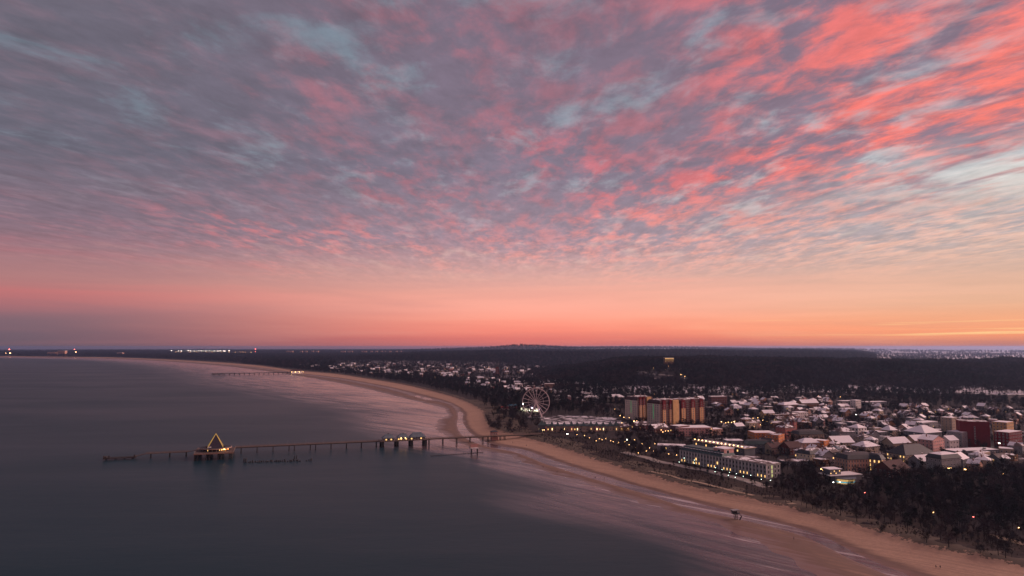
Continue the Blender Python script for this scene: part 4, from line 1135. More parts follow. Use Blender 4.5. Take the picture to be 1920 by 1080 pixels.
# ------------------------------------------------------------------ apartment towers
def tower(u, v, w, d, h, yaw, label, bays, stair, sign):
    p = land(u, v); a = R(yaw)
    # (u, v) is the near left-front corner
    fx, fy = Vector((math.cos(a), math.sin(a), 0)), Vector((-math.sin(a), math.cos(a), 0))
    c = Vector((p[0], p[1], 0)) + fx * w / 2 + fy * d / 2
    t = thing('apartment_tower', label, 'apartment block', (c.x, c.y, p[2]), a, 'red and orange apartment towers')
    mb = MB(); mb.box(-w / 2, w / 2, -d / 2, d / 2, -3, h, WALLS['maroon']); mb.build('wall', t)
    mb = MB(); mb.box(-w / 2 - .35, -w / 2 - .01, -d / 2, d / 2, -3, h - 1.5, WALLS['endwhite']); mb.build('gable_wall', t)
    n = int(h / 2.95)
    if sign:
        mb = MB(); mb.box(-w / 2 - .6, -w / 2 - .36, -.45, .35, h * .35, h * .92, M_GREENLT); mb.build('light_sign', t)
    for j in range(n):
        for y in (-d * .34, -d * .18, d * .16, d * .34):
            put_window(t, -w / 2 - .35, y, j * 2.95 + 1.7, 1.3, 1.4, 3, False)
    # projecting orange bays, red at the top
    for b0, b1 in bays:
        x0, x1 = -w / 2 + w * b0, -w / 2 + w * b1
        mb = MB(); mb.box(x0, x1, -d / 2 - 1.5, -d / 2 - .01, -3, h * .72, WALLS['ochre']); mb.box(x0, x1, -d / 2 - 1.5, -d / 2 - .01, h * .72, h + 1.5, WALLS['red']); bo = mb.build('bay', t)
        m2 = MB(); m2.add([(x0 - .3, -d / 2 - 1.8, h + 1.5), (x1 + .3, -d / 2 - 1.8, h + 1.5), (x1 + .3, -d / 2 + 4, h + 1.5), (x0 - .3, -d / 2 + 4, h + 1.5), ((x0 + x1) / 2, -d / 2 - 1.8, h + 4), ((x0 + x1) / 2, -d / 2 + 4, h + 4)], [(0, 1, 4), (1, 2, 5, 4), (2, 3, 5), (3, 0, 4, 5), (3, 2, 1, 0)], WALLS['red']); m2.build('gable_roof', bo)
        for j in range(n): put_window(t, (x0 + x1) / 2, -d / 2 - 1.5, j * 2.95 + 1.7, 1.5, 1.4, 0, False)
    if stair:
        x0, x1 = -w / 2 + w * stair[0], -w / 2 + w * stair[1]
        mb = MB(); mb.box(x0, x1, -d / 2 - 3.0, -d / 2 - .01, -3, h + 3, WALLS['yellow']); mb.build('stair_tower', t)
    # balconies in the recesses
    bal = MB(); bal.box(-.5, .5, -1.2, 0, -.1, .1, M_CONC); bal.box(-.5, .5, -1.25, -1.15, .1, 1.05, WALLS['brick']); bal = bal.mesh('balcony')
    used = sorted(list(bays) + ([stair] if stair else []))
    gaps, q = [], 0.0
    for b0, b1 in used + [(1.0, 1.0)]:
        if b0 - q > .06: gaps.append((q, b0))
        q = max(q, b1)
    for g0, g1 in gaps:
        x0, x1 = -w / 2 + w * g0, -w / 2 + w * g1
        for j in range(n):
            obj('balcony', bal, t, ((x0 + x1) / 2, -d / 2, j * 2.95 + .15), 0, ((x1 - x0) * .94, 1, 1))
            put_window(t, (x0 + x1) / 2, -d / 2, j * 2.95 + 1.75, min(2.0, (x1 - x0) * .6), 1.7, 0, False)
    ro = obj('roof', roof_mesh('mansard', w, d, h, 3.4, ROOFS['patch'], ROOFS['redtile'], .3), t)
    for x in (-w * .3, w * .1, w * .36): chimney(ro, x, 0, h + 3, 3)
    FORB.append((c.x, c.y, math.hypot(w, d) / 2 + 4)); PLACED.append((c.x, c.y, math.hypot(w, d) / 2))
tower(1195.5, 789, 31, 25, 29.5, 33, 'rear left apartment tower with a white green-signed end wall', [(.10, .24), (.32, .46)], (.52, .78), True)
tower(1238, 802, 34, 23, 31.5, 33, 'foremost red and orange apartment tower with a broad yellow stair shaft', [(.12, .27), (.48, .60)], (.62, .93), True)
tower(1275, 796, 46, 20, 29.5, 30, 'right-hand apartment tower with two orange bays topped in red', [(.05, .20), (.44, .58), (.78, .92)], None, False)

# ------------------------------------------------------------------ gabled arcade in front of the square
def make_arcade():
    a, b = land(1016, 809), land(1162, 808)
    ang = math.atan2(b[1] - a[1], b[0] - a[0]); L = math.hypot(b[0] - a[0], b[1] - a[1])
    t = thing('gabled_arcade', 'long low shopping arcade with a row of pointed green gables and lit fronts', 'arcade', a, ang)
    mb = MB(); mb.box(0, L, 0, 12, -2, 6.2, WALLS['beige']); mb.build('wall', t)
    mb = MB(); mb.add([(-.5, -.6, 6.2), (L + .5, -.6, 6.2), (L + .5, 6, 8.4), (-.5, 6, 8.4), (-.5, 12.6, 6.2), (L + .5, 12.6, 6.2)], [(0, 1, 2, 3), (5, 4, 3, 2), (0, 3, 4), (1, 5, 2), (0, 4, 5, 1)], ROOFS['green']); mb.build('roof', t)
    n = 12
    for i in range(n):
        x = L * (i + .5) / n + (.6 if i % 3 == 1 else -.3); w = L / n * .30; hg = 12.2 + (i in (0, 11)) * 1.6 + (i % 3 == 1) * .9
        mb = MB(); mb.box(x - w, x + w, -1.6, -.01, -2, 6.6, WALLS['beige'] if i % 4 else WALLS['pink']); mb.box(x - w, x + w, .0, 2 * w - 1.6, 5.0, 6.6, WALLS['beige']); go = mb.build('gable', t)
        mb = MB(); o_ = w + .45; mb.add([(x - o_, -1.6 - .45, 6.6), (x + o_, -1.6 - .45, 6.6), (x + o_, 2 * w - 1.15, 6.6), (x - o_, 2 * w - 1.15, 6.6), (x, w - 1.6, hg)], [(0, 1, 4), (1, 2, 4), (2, 3, 4), (3, 0, 4), (3, 2, 1, 0)], ROOFS['green']); mb.build('tent_roof', go)
        lit = i in (0, 1, 3, 4, 5, 7, 8, 9, 11)
        o = obj('window', WIN_HI if i in (1, 3, 5, 8, 9) else WIN_LIT if lit else WIN_DARK, t, (x, -1.6, 3.0), 0, (.8, 1, 2.6))
        put_window(t, x + L / n * .5, 0, 2.6, 1.2, 1.8, 0, i % 4 == 0)
    mb = MB(); mb.box(-1, 7, -5, 3, -2, 8.0, WALLS['slate']); mb.build('corner_tower', t, (-3, 0, 0)); obj('tower_roof', roof_mesh('hip', 8, 8, 0, 5.5, ROOFS['green'], ROOFS['dark']), t, (0, -1, 8))
    for z in (2.5,):
        obj('window', WIN_HI, t, (-4.0, -2.5, 3), R(-90), (1.2, 1, 2.6)); obj('window', WIN_HI, t, (0.5, -5, 2.2), 0, (1.2, 1, 1.6)); obj('window', WIN_HI, t, (2.6, -5, 2.2), 0, (1.2, 1, 1.6))
    for k in range(8):
        x = L * (.08 + k * .12); PLACED.append((a[0] + math.cos(ang) * x, a[1] + math.sin(ang) * x, 10)); FORB.append((a[0] + math.cos(ang) * x, a[1] + math.sin(ang) * x, 16))
make_arcade()

# ------------------------------------------------------------------ long seafront hotel
def make_hotel():
    a, b = land(1276, 866), land(1438, 898.5)
    ang = math.atan2(b[1] - a[1], b[0] - a[0]); L = math.hypot(b[0] - a[0], b[1] - a[1]); D = 17.0; H = 11.0
    t = thing('seafront_hotel', 'long pale seafront hotel with pilasters and warm ground-floor lights', 'hotel', (a[0], a[1], min(a[2], b[2])), ang)
    # local x runs towards the viewer along the facade, -y is the sea
    mb = MB(); mb.box(0, L, 0, D, -3, H, WALLS['grey']); mb.build('wall', t)
    mb = MB(); mb.box(-.4, L * .52, -.5, D + .4, H, H + .5, M_CONC); mb.box(L * .52, L + .4, -.5, D + .4, H, H + .5, M_CONC); mb.box(L * .53, L - .6, .6, D - .6, H + .5, H + .75, ROOFS['patch']); mb.build('cornice', t)
    # green mansard on the farther half
    x1 = L * .52
    mb = MB(); v = [(0, -.3, H + .5), (x1, -.3, H + .5), (x1, D, H + .5), (0, D, H + .5), (1.5, 3.2, H + 4.2), (x1 - 1.5, 3.2, H + 4.2), (x1 - 1.5, D - 2, H + 4.2), (1.5, D - 2, H + 4.2)]
    mb.add(v, [(0, 1, 5, 4), (1, 2, 6, 5), (2, 3, 7, 6), (3, 0, 4, 7), (4, 5, 6, 7)], ROOFS['green']); ro = mb.build('roof', t)
    mb = MB(); mb.box(x1 - 13, x1 - 1, 4, D - 1, H + .55, H + 6.5, WALLS['pink']); pb = mb.build('penthouse', t); obj('window', WIN_DARK, pb, (x1 - 1, 8.5, H + 4), R(90), (3, 1, 2.6)); obj('window', WIN_DARK, pb, (x1 - 7, 4, H + 4.4), 0, (3, 1, 2.2))
    mb = MB(); mb.box(x1 - 13.5, x1 - .5, 3.5, D - .5, H + 6.5, H + 6.9, M_SNOW); mb.build('penthouse_roof', pb)
    n = 27
    pil = MB(); pil.box(-.28, .28, -.55, 0, -2, H, WALLS['white']); pil = pil.mesh('pilaster')
    dm = MB(); dm.box(-.8, .8, -.2, 2, 0, 1.9, WALLS['slate']); dm.box(-.55, .55, -.26, -.2, .3, 1.5, M_GLASS); dm.box(-.95, .95, -.4, 2, 1.9, 2.1, M_SNOW); dm = dm.mesh('dormer')
    for i in range(n + 1): obj('pilaster', pil, t, (L * i / n, 0, 0))
    for i in range(n):
        x = L * (i + .5) / n
        for j in range(3):
            obj('window', WIN_LIT if (j == 0 and (i * 7) % 5 in (0, 2, 3)) else WIN_LIT if (j == 1 and i in (5, 12)) else WIN_DARK, t, (x, 0, 2.0 + j * 3.5), 0, (1.5, 1, 2.3) if j else (.95, 1, 2.0))
        if x < x1 - 1.5: obj('dormer', dm, ro, (x, 1.2, H + 1.0))
    for j in range(3):
        for k in range(4): obj('window', MATS_WG if (k == 1) else WIN_DARK, t, (L, 2.4 + k * 4, 2.0 + j * 3.5), R(90), (1.6, 1, 2.6))
    for k in range(12):
        x = L * k / 11; q = (a[0] + math.cos(ang) * x - math.sin(ang) * D / 2, a[1] + math.sin(ang) * x + math.cos(ang) * D / 2)
        PLACED.append((q[0], q[1], 14)); FORB.append((q[0], q[1], 17))
        FORB.append((q[0] + math.sin(ang) * 22, q[1] - math.cos(ang) * 22, 11))
    # low wing with a lit roof terrace behind
    c = land(1350, 852)
    t2 = thing('terrace_wing', 'low hotel wing with a string of yellow lamps along its flat roof', 'hotel wing', (c[0], c[1], c[2]), ang)
    mb = MB(); mb.box(-34, 30, 0, 15, -3, 9.0, WALLS['slate']); mb.build('wall', t2); mb = MB(); mb.box(-35, 31, -1, 16, 9, 9.6, WALLS['beige']); mb.box(-34, 30, 0, 15, 9.6, 9.8, ROOFS['patch']); mb.build('roof', t2)
    lm = MB(); lm.tube((0, 0, 9.6), (0, 0, 10.6), .05, .05, M_DARK, 5); lm.box(-.32, .32, -.32, .32, 10.6, 11.1, M_WARMHI); lm = lm.mesh('lamp')
    for i in range(13): obj('lamp', lm, t2, (-33 + i * 5, .3, 0))
    for i in range(14): obj('window', WIN_LIT if i % 3 == 0 else WIN_DARK, t2, (-31 + i * 4.4, 0, 6.5), 0, (1.5, 1, 1.8))
    for k in (-28, -14, 0, 14, 26): 
        q = (c[0] + math.cos(ang) * k - math.sin(ang) * 7, c[1] + math.sin(ang) * k + math.cos(ang) * 7); PLACED.append((q[0], q[1], 12)); FORB.append((q[0], q[1], 14))
MATS_WG = window_mesh('window_green_lit', mat('lit_window_green', (.1, .1, .05), .4, 0, emit=(.72, .74, .25), estr=.8))
make_hotel()

# ------------------------------------------------------------------ the rest of the town, building by building
H = house
H(1303, 817, 66, 14, 26, -6, 'pink', 'flat', 'snow', 'large pink flat-roofed hall with a snowy roof before the apartment towers', 'hall', cat='hall', chim=False)
H(1283, 817, 26, 17, 14, 22, 'brick', 'flat', 'snow', 'brick-red hall front joined to the pink flat-roofed hall', 'hall', cat='hall', chim=False)
H(1344, 816, 26, 10, 14, 5, 'peach', 'flat', 'snow', 'low peach flat-roofed block right of the large pink hall', cat='house')
H(1436, 831, 37, 17, 20, -14, 'orange', 'flat', 'snow', 'bright orange hotel block with a flat snowy roof', 'hotel_block', cat='hotel', lit=.0)
H(1466, 834, 26, 17, 14, 34, 'orange', 'flat', 'patch', 'orange corner wing turned to the right of the orange hotel', 'hotel_block', cat='hotel', lit=.0)
H(1482, 824, 22, 20, 14, 8, 'rose', 'hip', 'patch', 'tall rose-red house with tall windows behind the orange hotel', lit=.0)
H(1492, 815, 7, 22, 6, 12, 'rose', 'hip', 'redtile', 'narrow rose-red turret beside the tall rose house', 'turret', cat='turret', lit=.0)
H(1427, 850, 42, 15, 14, -22, 'slate', 'mansard', 'dark', 'long house with a dark mansard roof and a pale dormer row below the orange hotel', lit=0.0, edge=ROOFS['green'])
H(1449, 849, 17, 17, 12, 30, 'pink', 'gablef', 'dark', 'pink gable end facing right beside the dark mansard house', lit=0)
H(1459, 851, 28, 10, 13, 10, 'beige', 'gable', 'redtile', 'beige house under a dark red tiled roof below the rose turret', lit=0)
H(1494, 852, 30, 11, 14, 4, 'brick', 'gable', 'redtile', 'dark red house with a red roof left of the cream dormer house', lit=0)
H(1522, 828, 46, 12, 16, -10, 'beige', 'mansard', 'dark', 'broad beige house with a flat dark roof behind the peach houses', lit=.0)
H(1523, 846, 34, 14, 14, -12, 'peach', 'hip', 'snow', 'peach house with a white snowy hip roof in the middle of town', lit=0)
H(1551, 846, 16, 17, 13, 20, 'orange', 'flat', 'snow', 'narrow apricot house standing right of the snowy peach house', lit=0)
H(1584, 842, 38, 10, 16, -8, 'beige', 'gable', 'snow', 'wide house with one broad unbroken snowy gable roof', lit=0, rh=6)
H(1536, 866, 44, 14, 15, 10, 'cream', 'mansard', 'patch', 'cream house with dark mansard roof and square windows above the pool building', lit=0)
H(1576, 860, 15, 16, 10, 15, 'grey', 'hip', 'bluegrey', 'slim house with a blue-grey pointed roof and a yellow lamp', lit=.05)
H(1618, 822, 21, 17, 13, 6, 'white', 'hip', 'snow', 'white house with large dark windows in the centre of the snowy roofs', win=(2.0, 2.2), sp=4, lit=.03)
H(1590, 826, 30, 14, 15, -8, 'grey', 'hip', 'patch', 'grey villa with a patchy snow roof left of the white big-windowed house', lit=0)
H(1677, 822, 18, 13, 12, 4, 'beige', 'hip', 'snow', 'beige house under a pointed snow-white pyramid roof', rh=5)
H(1650, 824, 34, 11, 16, -4, 'slate', 'flat', 'snow', 'modern dark block with a flat snow terrace beside the pyramid-roofed house', chim=False)
H(1745, 803, 44, 9, 14, 5, 'grey', 'flat', 'snow', 'long low grey block with flat white roof behind the round-hipped hall', chim=False)
H(1751, 829, 42, 15, 24, 0, 'slate', 'hip', 'snow', 'big dark hall with a wide shallow snow-white hip roof', 'hall', cat='hall', lit=0)
H(1720, 822, 26, 11, 13, -6, 'grey', 'gable', 'snowmost', 'grey house with patchy roof left of the big dark hall')
H(1791, 819, 15, 29, 12, 6, 'beige', 'flat', 'snow', 'slim beige high block standing left of the red building', 'apartment_block', cat='apartment block', lit=0, chim=False)
H(1813, 838, 24, 22, 15, 2, 'grey', 'flat', 'snow', 'grey modern block with snowy terraces touching the red building', 'apartment_block', cat='apartment block', chim=False)
p = land(1858, 840); k = mpp(p); a_ = math.atan2(p[0], p[1]) + R(-58) + R(90)
t = thing('red_block', 'tall deep red block with a blank side wall and light window bands round the corner', 'apartment block', p, a_)
wR, dR, hR = 24 * k / math.cos(R(50)) * .8, 33 * k / math.cos(R(32)), 38 * k
mb = MB(); mb.box(0, wR, 0, dR, -3, hR, WALLS['red']); mb.build('wall', t)
mb = MB(); mb.box(-.25, wR + .25, -.25, dR + .25, hR, hR + .5, WALLS['red']); mb.box(.5, wR - .5, .5, dR - .5, hR + .5, hR + .7, ROOFS['patch']); mb.build('roof', t)
for j in range(7):
    obj('window', WIN_DARK, t, (0, dR * .5, 4.5 + j * 2.6), R(-90), (1.0, 1, 1.9))
    if j < 6:
        mb = MB(); mb.box(1.0, wR - 1.0, -.12, -.01, 3.6 + j * 3.6, 4.4 + j * 3.6, WALLS['white']); mb.build('window_band', t)
        for q in range(5): obj('window', WIN_DARK, t, (1.6 + q * (wR - 3.2) / 4, -.1, 5.2 + j * 3.6), 0, (1.5, 1, 1.3))
PLACED.append((p[0] + 6, p[1] + 6, 18)); FORB.append((p[0] + 6, p[1] + 6, 20))
H(1896, 826, 25, 27, 14, 6, 'yellow', 'flat', 'snow', 'yellow block rising behind the deep red building', 'apartment_block', cat='apartment block', lit=0, chim=False)
H(1906, 841, 40, 24, 14, 2, 'red', 'flat', 'snow', 'low deep red wing at the right edge of the picture', 'red_block', cat='apartment block', lit=0, chim=False)
H(1731, 838, 32, 10, 14, -8, 'beige', 'gable', 'snowmost', 'beige house with snow patches left of the tall pink house')
H(1761, 850, 36, 21, 14, 8, 'pink', 'gablef', 'snow', 'tall pink house with a broad gable above the dark lit building', lit=0, rh=4)
H(1790, 842, 20, 13, 12, -6, 'white', 'gable', 'snow', 'white gabled house to the right of the tall pink house')
H(1727, 866, 66, 12, 20, -4, 'beige', 'hip', 'dark', 'big building with a dark hipped roof and a row of yellow lit windows', 'guest_house', cat='hotel', lit=.45, rh=8, win=(1.1, 1.6))
H(1833, 854, 80, 7, 16, -14, 'slate', 'flat', 'snow', 'long low shed with a thin snow-white roof below the red building', 'shed', cat='shed', lit=0, chim=False)
H(1785, 884, 44, 20, 14, -4, 'grey', 'mansard', 'snow', 'grey house with tall narrow windows and snowy roof edges below the long shed', lit=0)
H(1812, 878, 26, 14, 13, 12, 'slate', 'gable', 'snow', 'dark grey house with snowy roof right of the tall-windowed grey house', lit=0)
H(1692, 842, 36, 9, 15, -6, 'beige', 'gable', 'snow', 'beige house with bright snowy roof above the dark lit building')
H(1637, 850, 36, 11, 16, 6, 'beige', 'hip', 'snowmost', 'beige villa with white hip roof above the long peach building')
H(1620, 884, 60, 20, 16, -8, 'peach', 'mansard', 'dark', 'long peach building with rows of tall windows and dark roof', 'guest_house', cat='hotel', lit=.0, win=(1.0, 2.1), sp=2.6, rh=3.6)
H(1657, 884, 18, 19, 14, 22, 'peach', 'mansard', 'dark', 'peach corner house glowing with tall orange windows', 'guest_house', cat='hotel', lit=.7, win=(1.1, 2.2), rh=3.6)
H(1690, 894, 46, 12, 16, 4, 'brick', 'gable', 'redtile', 'half-timbered villa under a large dark red roof by the park', 'villa', cat='villa', lit=0, rh=6)
H(1741, 876, 30, 9, 13, -6, 'grey', 'gable', 'snow', 'grey house with snowy gable right of the red-roofed villa', lit=.05)
H(1349, 762, 30, 17, 14, -3, 'brick', 'flat', 'snow', 'brick-red block with a flat snow roof at the foot of the wooded hill', 'apartment_block', cat='apartment block', lit=0, chim=False)
H(1485, 769, 34, 9, 15, 4, 'brown', 'hip', 'snow', 'long ochre-brown house with snowy roof near the forest edge', lit=0)
H(1520, 766, 33, 9, 15, -4, 'brown', 'gable', 'snow', 'ochre-brown house with a broad snowy gable beside the long brown one', lit=0)
H(1507, 788, 21, 13, 13, 4, 'white', 'flat', 'snow', 'white block with a dark window band among the upper houses', lit=0)
H(1471, 787, 42, 8, 10, 3, 'brown', 'flat', 'patch', 'long low brown row house above the street lamps', lit=0, chim=False)
H(1443, 785, 20, 9, 12, -6, 'yellow', 'gable', 'snow', 'small yellow house lit by street lamps on the upper street', lit=.2)
H(1596, 760, 36, 7, 14, -4, 'slate', 'flat', 'snow', 'long flat dark building with a snow-white roof line at the forest edge', 'hospital', cat='building', lit=0, chim=False)
H(1645, 762, 42, 7, 14, -4, 'slate', 'flat', 'snow', 'right wing of the long flat building at the forest edge', 'hospital', cat='building', lit=0, chim=False)
H(1610, 768, 14, 15, 10, 8, 'white', 'flat', 'snow', 'white tower in front of the long flat building by the forest', 'stair_tower', cat='tower', lit=0, chim=False)
H(1595, 778, 24, 10, 13, 4, 'grey', 'flat', 'snow', 'grey cube house with bright flat snow roof below the white tower', lit=0)
H(1111, 751, 30, 5, 16, 0, 'beige', 'hip', 'snow', 'low house with a long white roof in the wood left of the towers', lit=0)
H(1157, 753, 30, 8, 18, 0, 'beige', 'hip', 'snow', 'large snowy hipped house just left of the apartment towers', lit=0)
H(1259, 846, 46, 9, 14, -24, 'grey', 'flat', 'snowmost', 'low pavilion with white roof at the far end of the seafront hotel', 'pavilion', cat='pavilion', lit=.15, chim=False)
H(1205, 806, 26, 8, 12, 10, 'brick', 'gable', 'patch', 'small brick house with yellow lamps in front of the white tower wall', lit=.35)
H(1172, 808, 18, 7, 9, 4, 'yellow', 'gable', 'patch', 'small yellow-lit market house at the right end of the gabled arcade', lit=1.0)
H(1240, 812, 30, 9, 12, 20, 'brick', 'gable', 'patch', 'dark brick house below the foremost apartment tower', lit=0)
H(1380, 838, 30, 10, 14, -12, 'grey', 'flat', 'snowmost', 'low grey roof with snow between the hotel wing and the orange hotel', lit=0, chim=False)
H(1405, 866, 40, 6, 12, -16, 'slate', 'flat', 'patch', 'low dark annex with a thin snow edge behind the seafront hotel', 'annex', cat='annex', lit=0, chim=False)
H(1498, 873, 50, 6, 14, -12, 'slate', 'flat', 'patch', 'long dark flat roof with snow edges left of the pool building', 'annex', cat='annex', lit=0, chim=False)
H(1012, 737, 14, 10, 14, 0, 'beige', 'flat', 'snow', 'beige slab block standing left above the Ferris wheel', 'apartment_block', cat='apartment block', lit=0, chim=False)
H(1031, 733, 18, 13, 16, 0, 'brown', 'flat', 'snow', 'brown slab block standing right above the Ferris wheel', 'apartment_block', cat='apartment block', lit=0, chim=False)
H(974, 730, 12, 10, 14, 4, 'white', 'flat', 'snow', 'white cube block in the row of roofs left of the Ferris wheel top', 'apartment_block', cat='apartment block', lit=0, chim=False)
H(991, 730, 30, 6, 14, 4, 'pink', 'flat', 'snow', 'long pink roof row directly behind the Ferris wheel top', lit=0, chim=False)
H(1046, 750, 10, 6, 9, 4, 'white', 'gable', 'snow', 'small white house in the wood right of the Ferris wheel', lit=0)
H(1040, 742, 10, 7, 10, -6, 'white', 'gablef', 'snow', 'white gabled cottage right of the Ferris wheel near the slab block', lit=0)

# pool building with a glowing rim
p = land(1590, 906); k = mpp(p)
t = thing('pool_building', 'rounded glass pool building with yellow lights and a blue strip', 'pool building', p, R(14)); w = 20
mb = MB(); mb.box(-w / 2, w / 2 + 4, 2, 14, -3, 5.5, WALLS['grey']); mb.build('wall', t)
mb = MB(); mb.ring((-1, 3, 0), 7.0, 7.4, -2, 3.6, mat('dim_lit_glass', (.1, .08, .05), .3, .0, emit=(1, .6, .2), estr=.7), 24); mb.build('glass_drum', t)
for i in range(24):
    aa = 6.28319 * i / 24; mb = MB(); mb.box(-.14, .14, -.14, .14, -2, 3.6, M_WHITE); mb.build('mullion', t, (-1 + 7.55 * math.cos(aa), 3 + 7.55 * math.sin(aa), 0), aa)
mb = MB(); mb.ring((-1, 3, 0), 7.42, 7.6, .9, 1.7, mat('blue_light_strip', (.02, .1, .15), .5, 0, emit=(.05, .55, .75), estr=.9), 24); mb.build('light_strip', t)
mb = MB(); mb.ring((-1, 3, 0), .01, 8.6, 3.6, 4.2, ROOFS['bluegrey'], 24); mb.build('drum_roof', t)
mb = MB(); mb.box(-w / 2 - 5, w / 2 + 5, 1.5, 15, 5.5, 6.0, M_WHITE); mb.build('roof', t)
mb = MB(); mb.box(-12, -2, 5, 13, 6.0, 10, WALLS['slate']); mb.build('upper_storey', t)
for i in range(6):
    for j in range(2): obj('window', WIN_LIT if (i + j) % 3 == 0 else WIN_DARK, t, (-11.2 + i * 1.6, 5, 7 + j * 1.7), 0, (.9, 1, .9))
mb = MB(); mb.box(-13, -1, 4.4, 14, 10, 10.4, M_SNOW); mb.build('upper_roof', t)
PLACED.append((p[0], p[1] + 6, 16)); FORB.append((p[0], p[1] + 4, 19)); FORB.append((p[0] - 5, p[1] - 14, 12))

# hilltop restaurant
p = land(1254, 684); d_ = math.hypot(p[0], p[1]); q = P(1254, 683, 50)
q = np.array([ray(1254, 680)[0] * 1950, 1950 * ray(1254, 680)[1], 0]); q[2] = zat(q[0], q[1])
zt = CAM_H + ray(1254, 671)[2] * 1950 - q[2]
t = thing('hilltop_hotel', 'glowing yellow hotel standing out on top of the wooded hill', 'hotel', q, R(3))
mb = MB(); mb.box(-13, 13, -7, 7, -4, zt, WALLS['brown']); mb.build('wall', t); obj('roof', roof_mesh('flat', 27, 15, zt, .6, M_SNOW, WALLS['cream']), t)
for j, z in enumerate((zt - 2.0, zt - 6.0, zt - 10)):
    for i in range(8):
        obj('window', WIN_LIT if j < 2 or i % 3 == 0 else WIN_DARK, t, (-11.2 + i * 3.2, -7, z), 0, (2.2 if j == 0 else 1.2, 1, 1.6 if j == 0 else .8))
FORB.append((q[0], q[1], 15))

# ------------------------------------------------------------------ smaller houses filling the town
def clear(x, y, r): return all((x - a) ** 2 + (y - b) ** 2 > (r + c * .82) ** 2 for a, b, c in PLACED)
def fill(poly, n, seed, label, group, sizes=(8, 13), hts=(4.5, 8), dep=(8, 11.5), kinds=('gable', 'hip', 'gablef', 'flat'), lit=.05):
    rd = random.Random(seed); us, vs_ = [q[0] for q in poly], [q[1] for q in poly]; made = tries = 0
    while made < n and tries < n * 60:
        tries += 1
        u, v = rd.uniform(min(us), max(us)), rd.uniform(min(vs_), max(vs_))
        if not in_poly(np.array([u]), np.array([v]), poly)[0]: continue
        p = land(u, v)
        if not clear(p[0], p[1] + 5, 7.0): continue
        k = mpp(p); w = rd.uniform(*sizes)
        wl, kd, rf = rd.choice(['white', 'cream', 'beige', 'pink', 'grey', 'grey', 'peach', 'brown', 'slate', 'brown']), rd.choice(kinds), rd.choice(['snow', 'snow', 'snowmost', 'snowmost', 'patch', 'patch', 'patch'])
        kn = {'gable': 'sideways gable roof', 'gablef': 'front-facing gable roof', 'hip': 'hipped roof', 'flat': 'flat roof'}[kd]; sn = {'snow': 'snow-covered', 'snowmost': 'mostly snowy', 'patch': 'patchy snow'}[rf]
        house(u, v, w / k, rd.uniform(*hts) / k, rd.uniform(*dep), rd.gauss(6, 13), wl, kd, rf, 'small %s house with a %s %s %s' % (wl, sn, kn, label), group=group, lit=lit)
        made += 1
fill([(1305, 768), (1310, 742), (1420, 740), (1430, 765), (1410, 790), (1340, 775)], 34, 1, 'above the apartment towers', 'houses above the apartment towers')
fill([(1425, 800), (1430, 752), (1560, 748), (1600, 770), (1600, 815), (1500, 812)], 66, 2, 'above the orange hotel', 'houses above the orange hotel')
fill([(1560, 835), (1600, 775), (1700, 765), (1800, 775), (1825, 800), (1700, 840)], 58, 3, 'left of the red building', 'houses left of the red building')
fill([(1780, 792), (1800, 768), (1925, 775), (1925, 800), (1840, 796)], 14, 4, 'behind the red building', 'houses behind the red building')
fill([(1820, 885), (1840, 855), (1925, 845), (1925, 880)], 9, 5, 'below the red wing', 'houses below the red wing')
fill([(1380, 812), (1390, 792), (1425, 792), (1425, 806)], 5, 6, 'beside the pink hall', 'houses by the pink hall')
fill([(1480, 870), (1500, 850), (1570, 836), (1600, 862), (1545, 880)], 10, 8, 'above the pool building', 'houses above the pool building')
fill([(1060, 757), (1065, 742), (1170, 742), (1170, 760)], 6, 7, 'in the wood by the towers', 'houses in the wood')

# ------------------------------------------------------------------ far seaside town: houses too small to show parts
def far_house_mesh(wall, roof, w, d, h, rh, lit):
    mb = MB(); mb.box(-w / 2, w / 2, -d / 2, d / 2, -5, h, WALLS[wall])
    x, y = w / 2 + .6, d / 2 + .6
    if rh > 1: mb.add([(-x, -y, h), (x, -y, h), (x, 0, h + rh), (-x, 0, h + rh), (-x, y, h), (x, y, h)], [(0, 1, 2, 3), (5, 4, 3, 2), (0, 3, 4), (1, 5, 2), (0, 4, 5, 1)], ROOFS[roof])
    else: mb.box(-x, x, -y, y, h, h + .8, ROOFS[roof])
    for i in range(int(w / 4)):
        for j in range(int(h / 3)):
            xx = -w / 2 + w * (i + .5) / int(w / 4); mb.box(xx - .6, xx + .6, -d / 2 - .1, -d / 2 - .01, 3 * j + .9, 3 * j + 2.3, M_WARM if lit and j == 0 and i % 2 == 0 else M_GLASS)
    return mb.mesh('far_house')
rd = random.Random(31)
FARM = []
for i in range(20):
    wl, rf = rd.choice(['white', 'cream', 'pink', 'white', 'peach', 'beige', 'rose']), rd.choice(['snow', 'snowmost', 'patch', 'patch']); rr = rd.choice([.5, 4, 5, 6])
    FARM.append((far_house_mesh(wl, rf, rd.uniform(10, 24), rd.uniform(10, 15), rd.uniform(6, 12), rr, i % 4 == 0), '%s%s house with a %s %s roof' % ('lit ' if i % 4 == 0 else '', wl, {'snow': 'white', 'snowmost': 'mostly white', 'patch': 'patchy'}[rf], 'flat' if rr < 1 else 'gabled')))
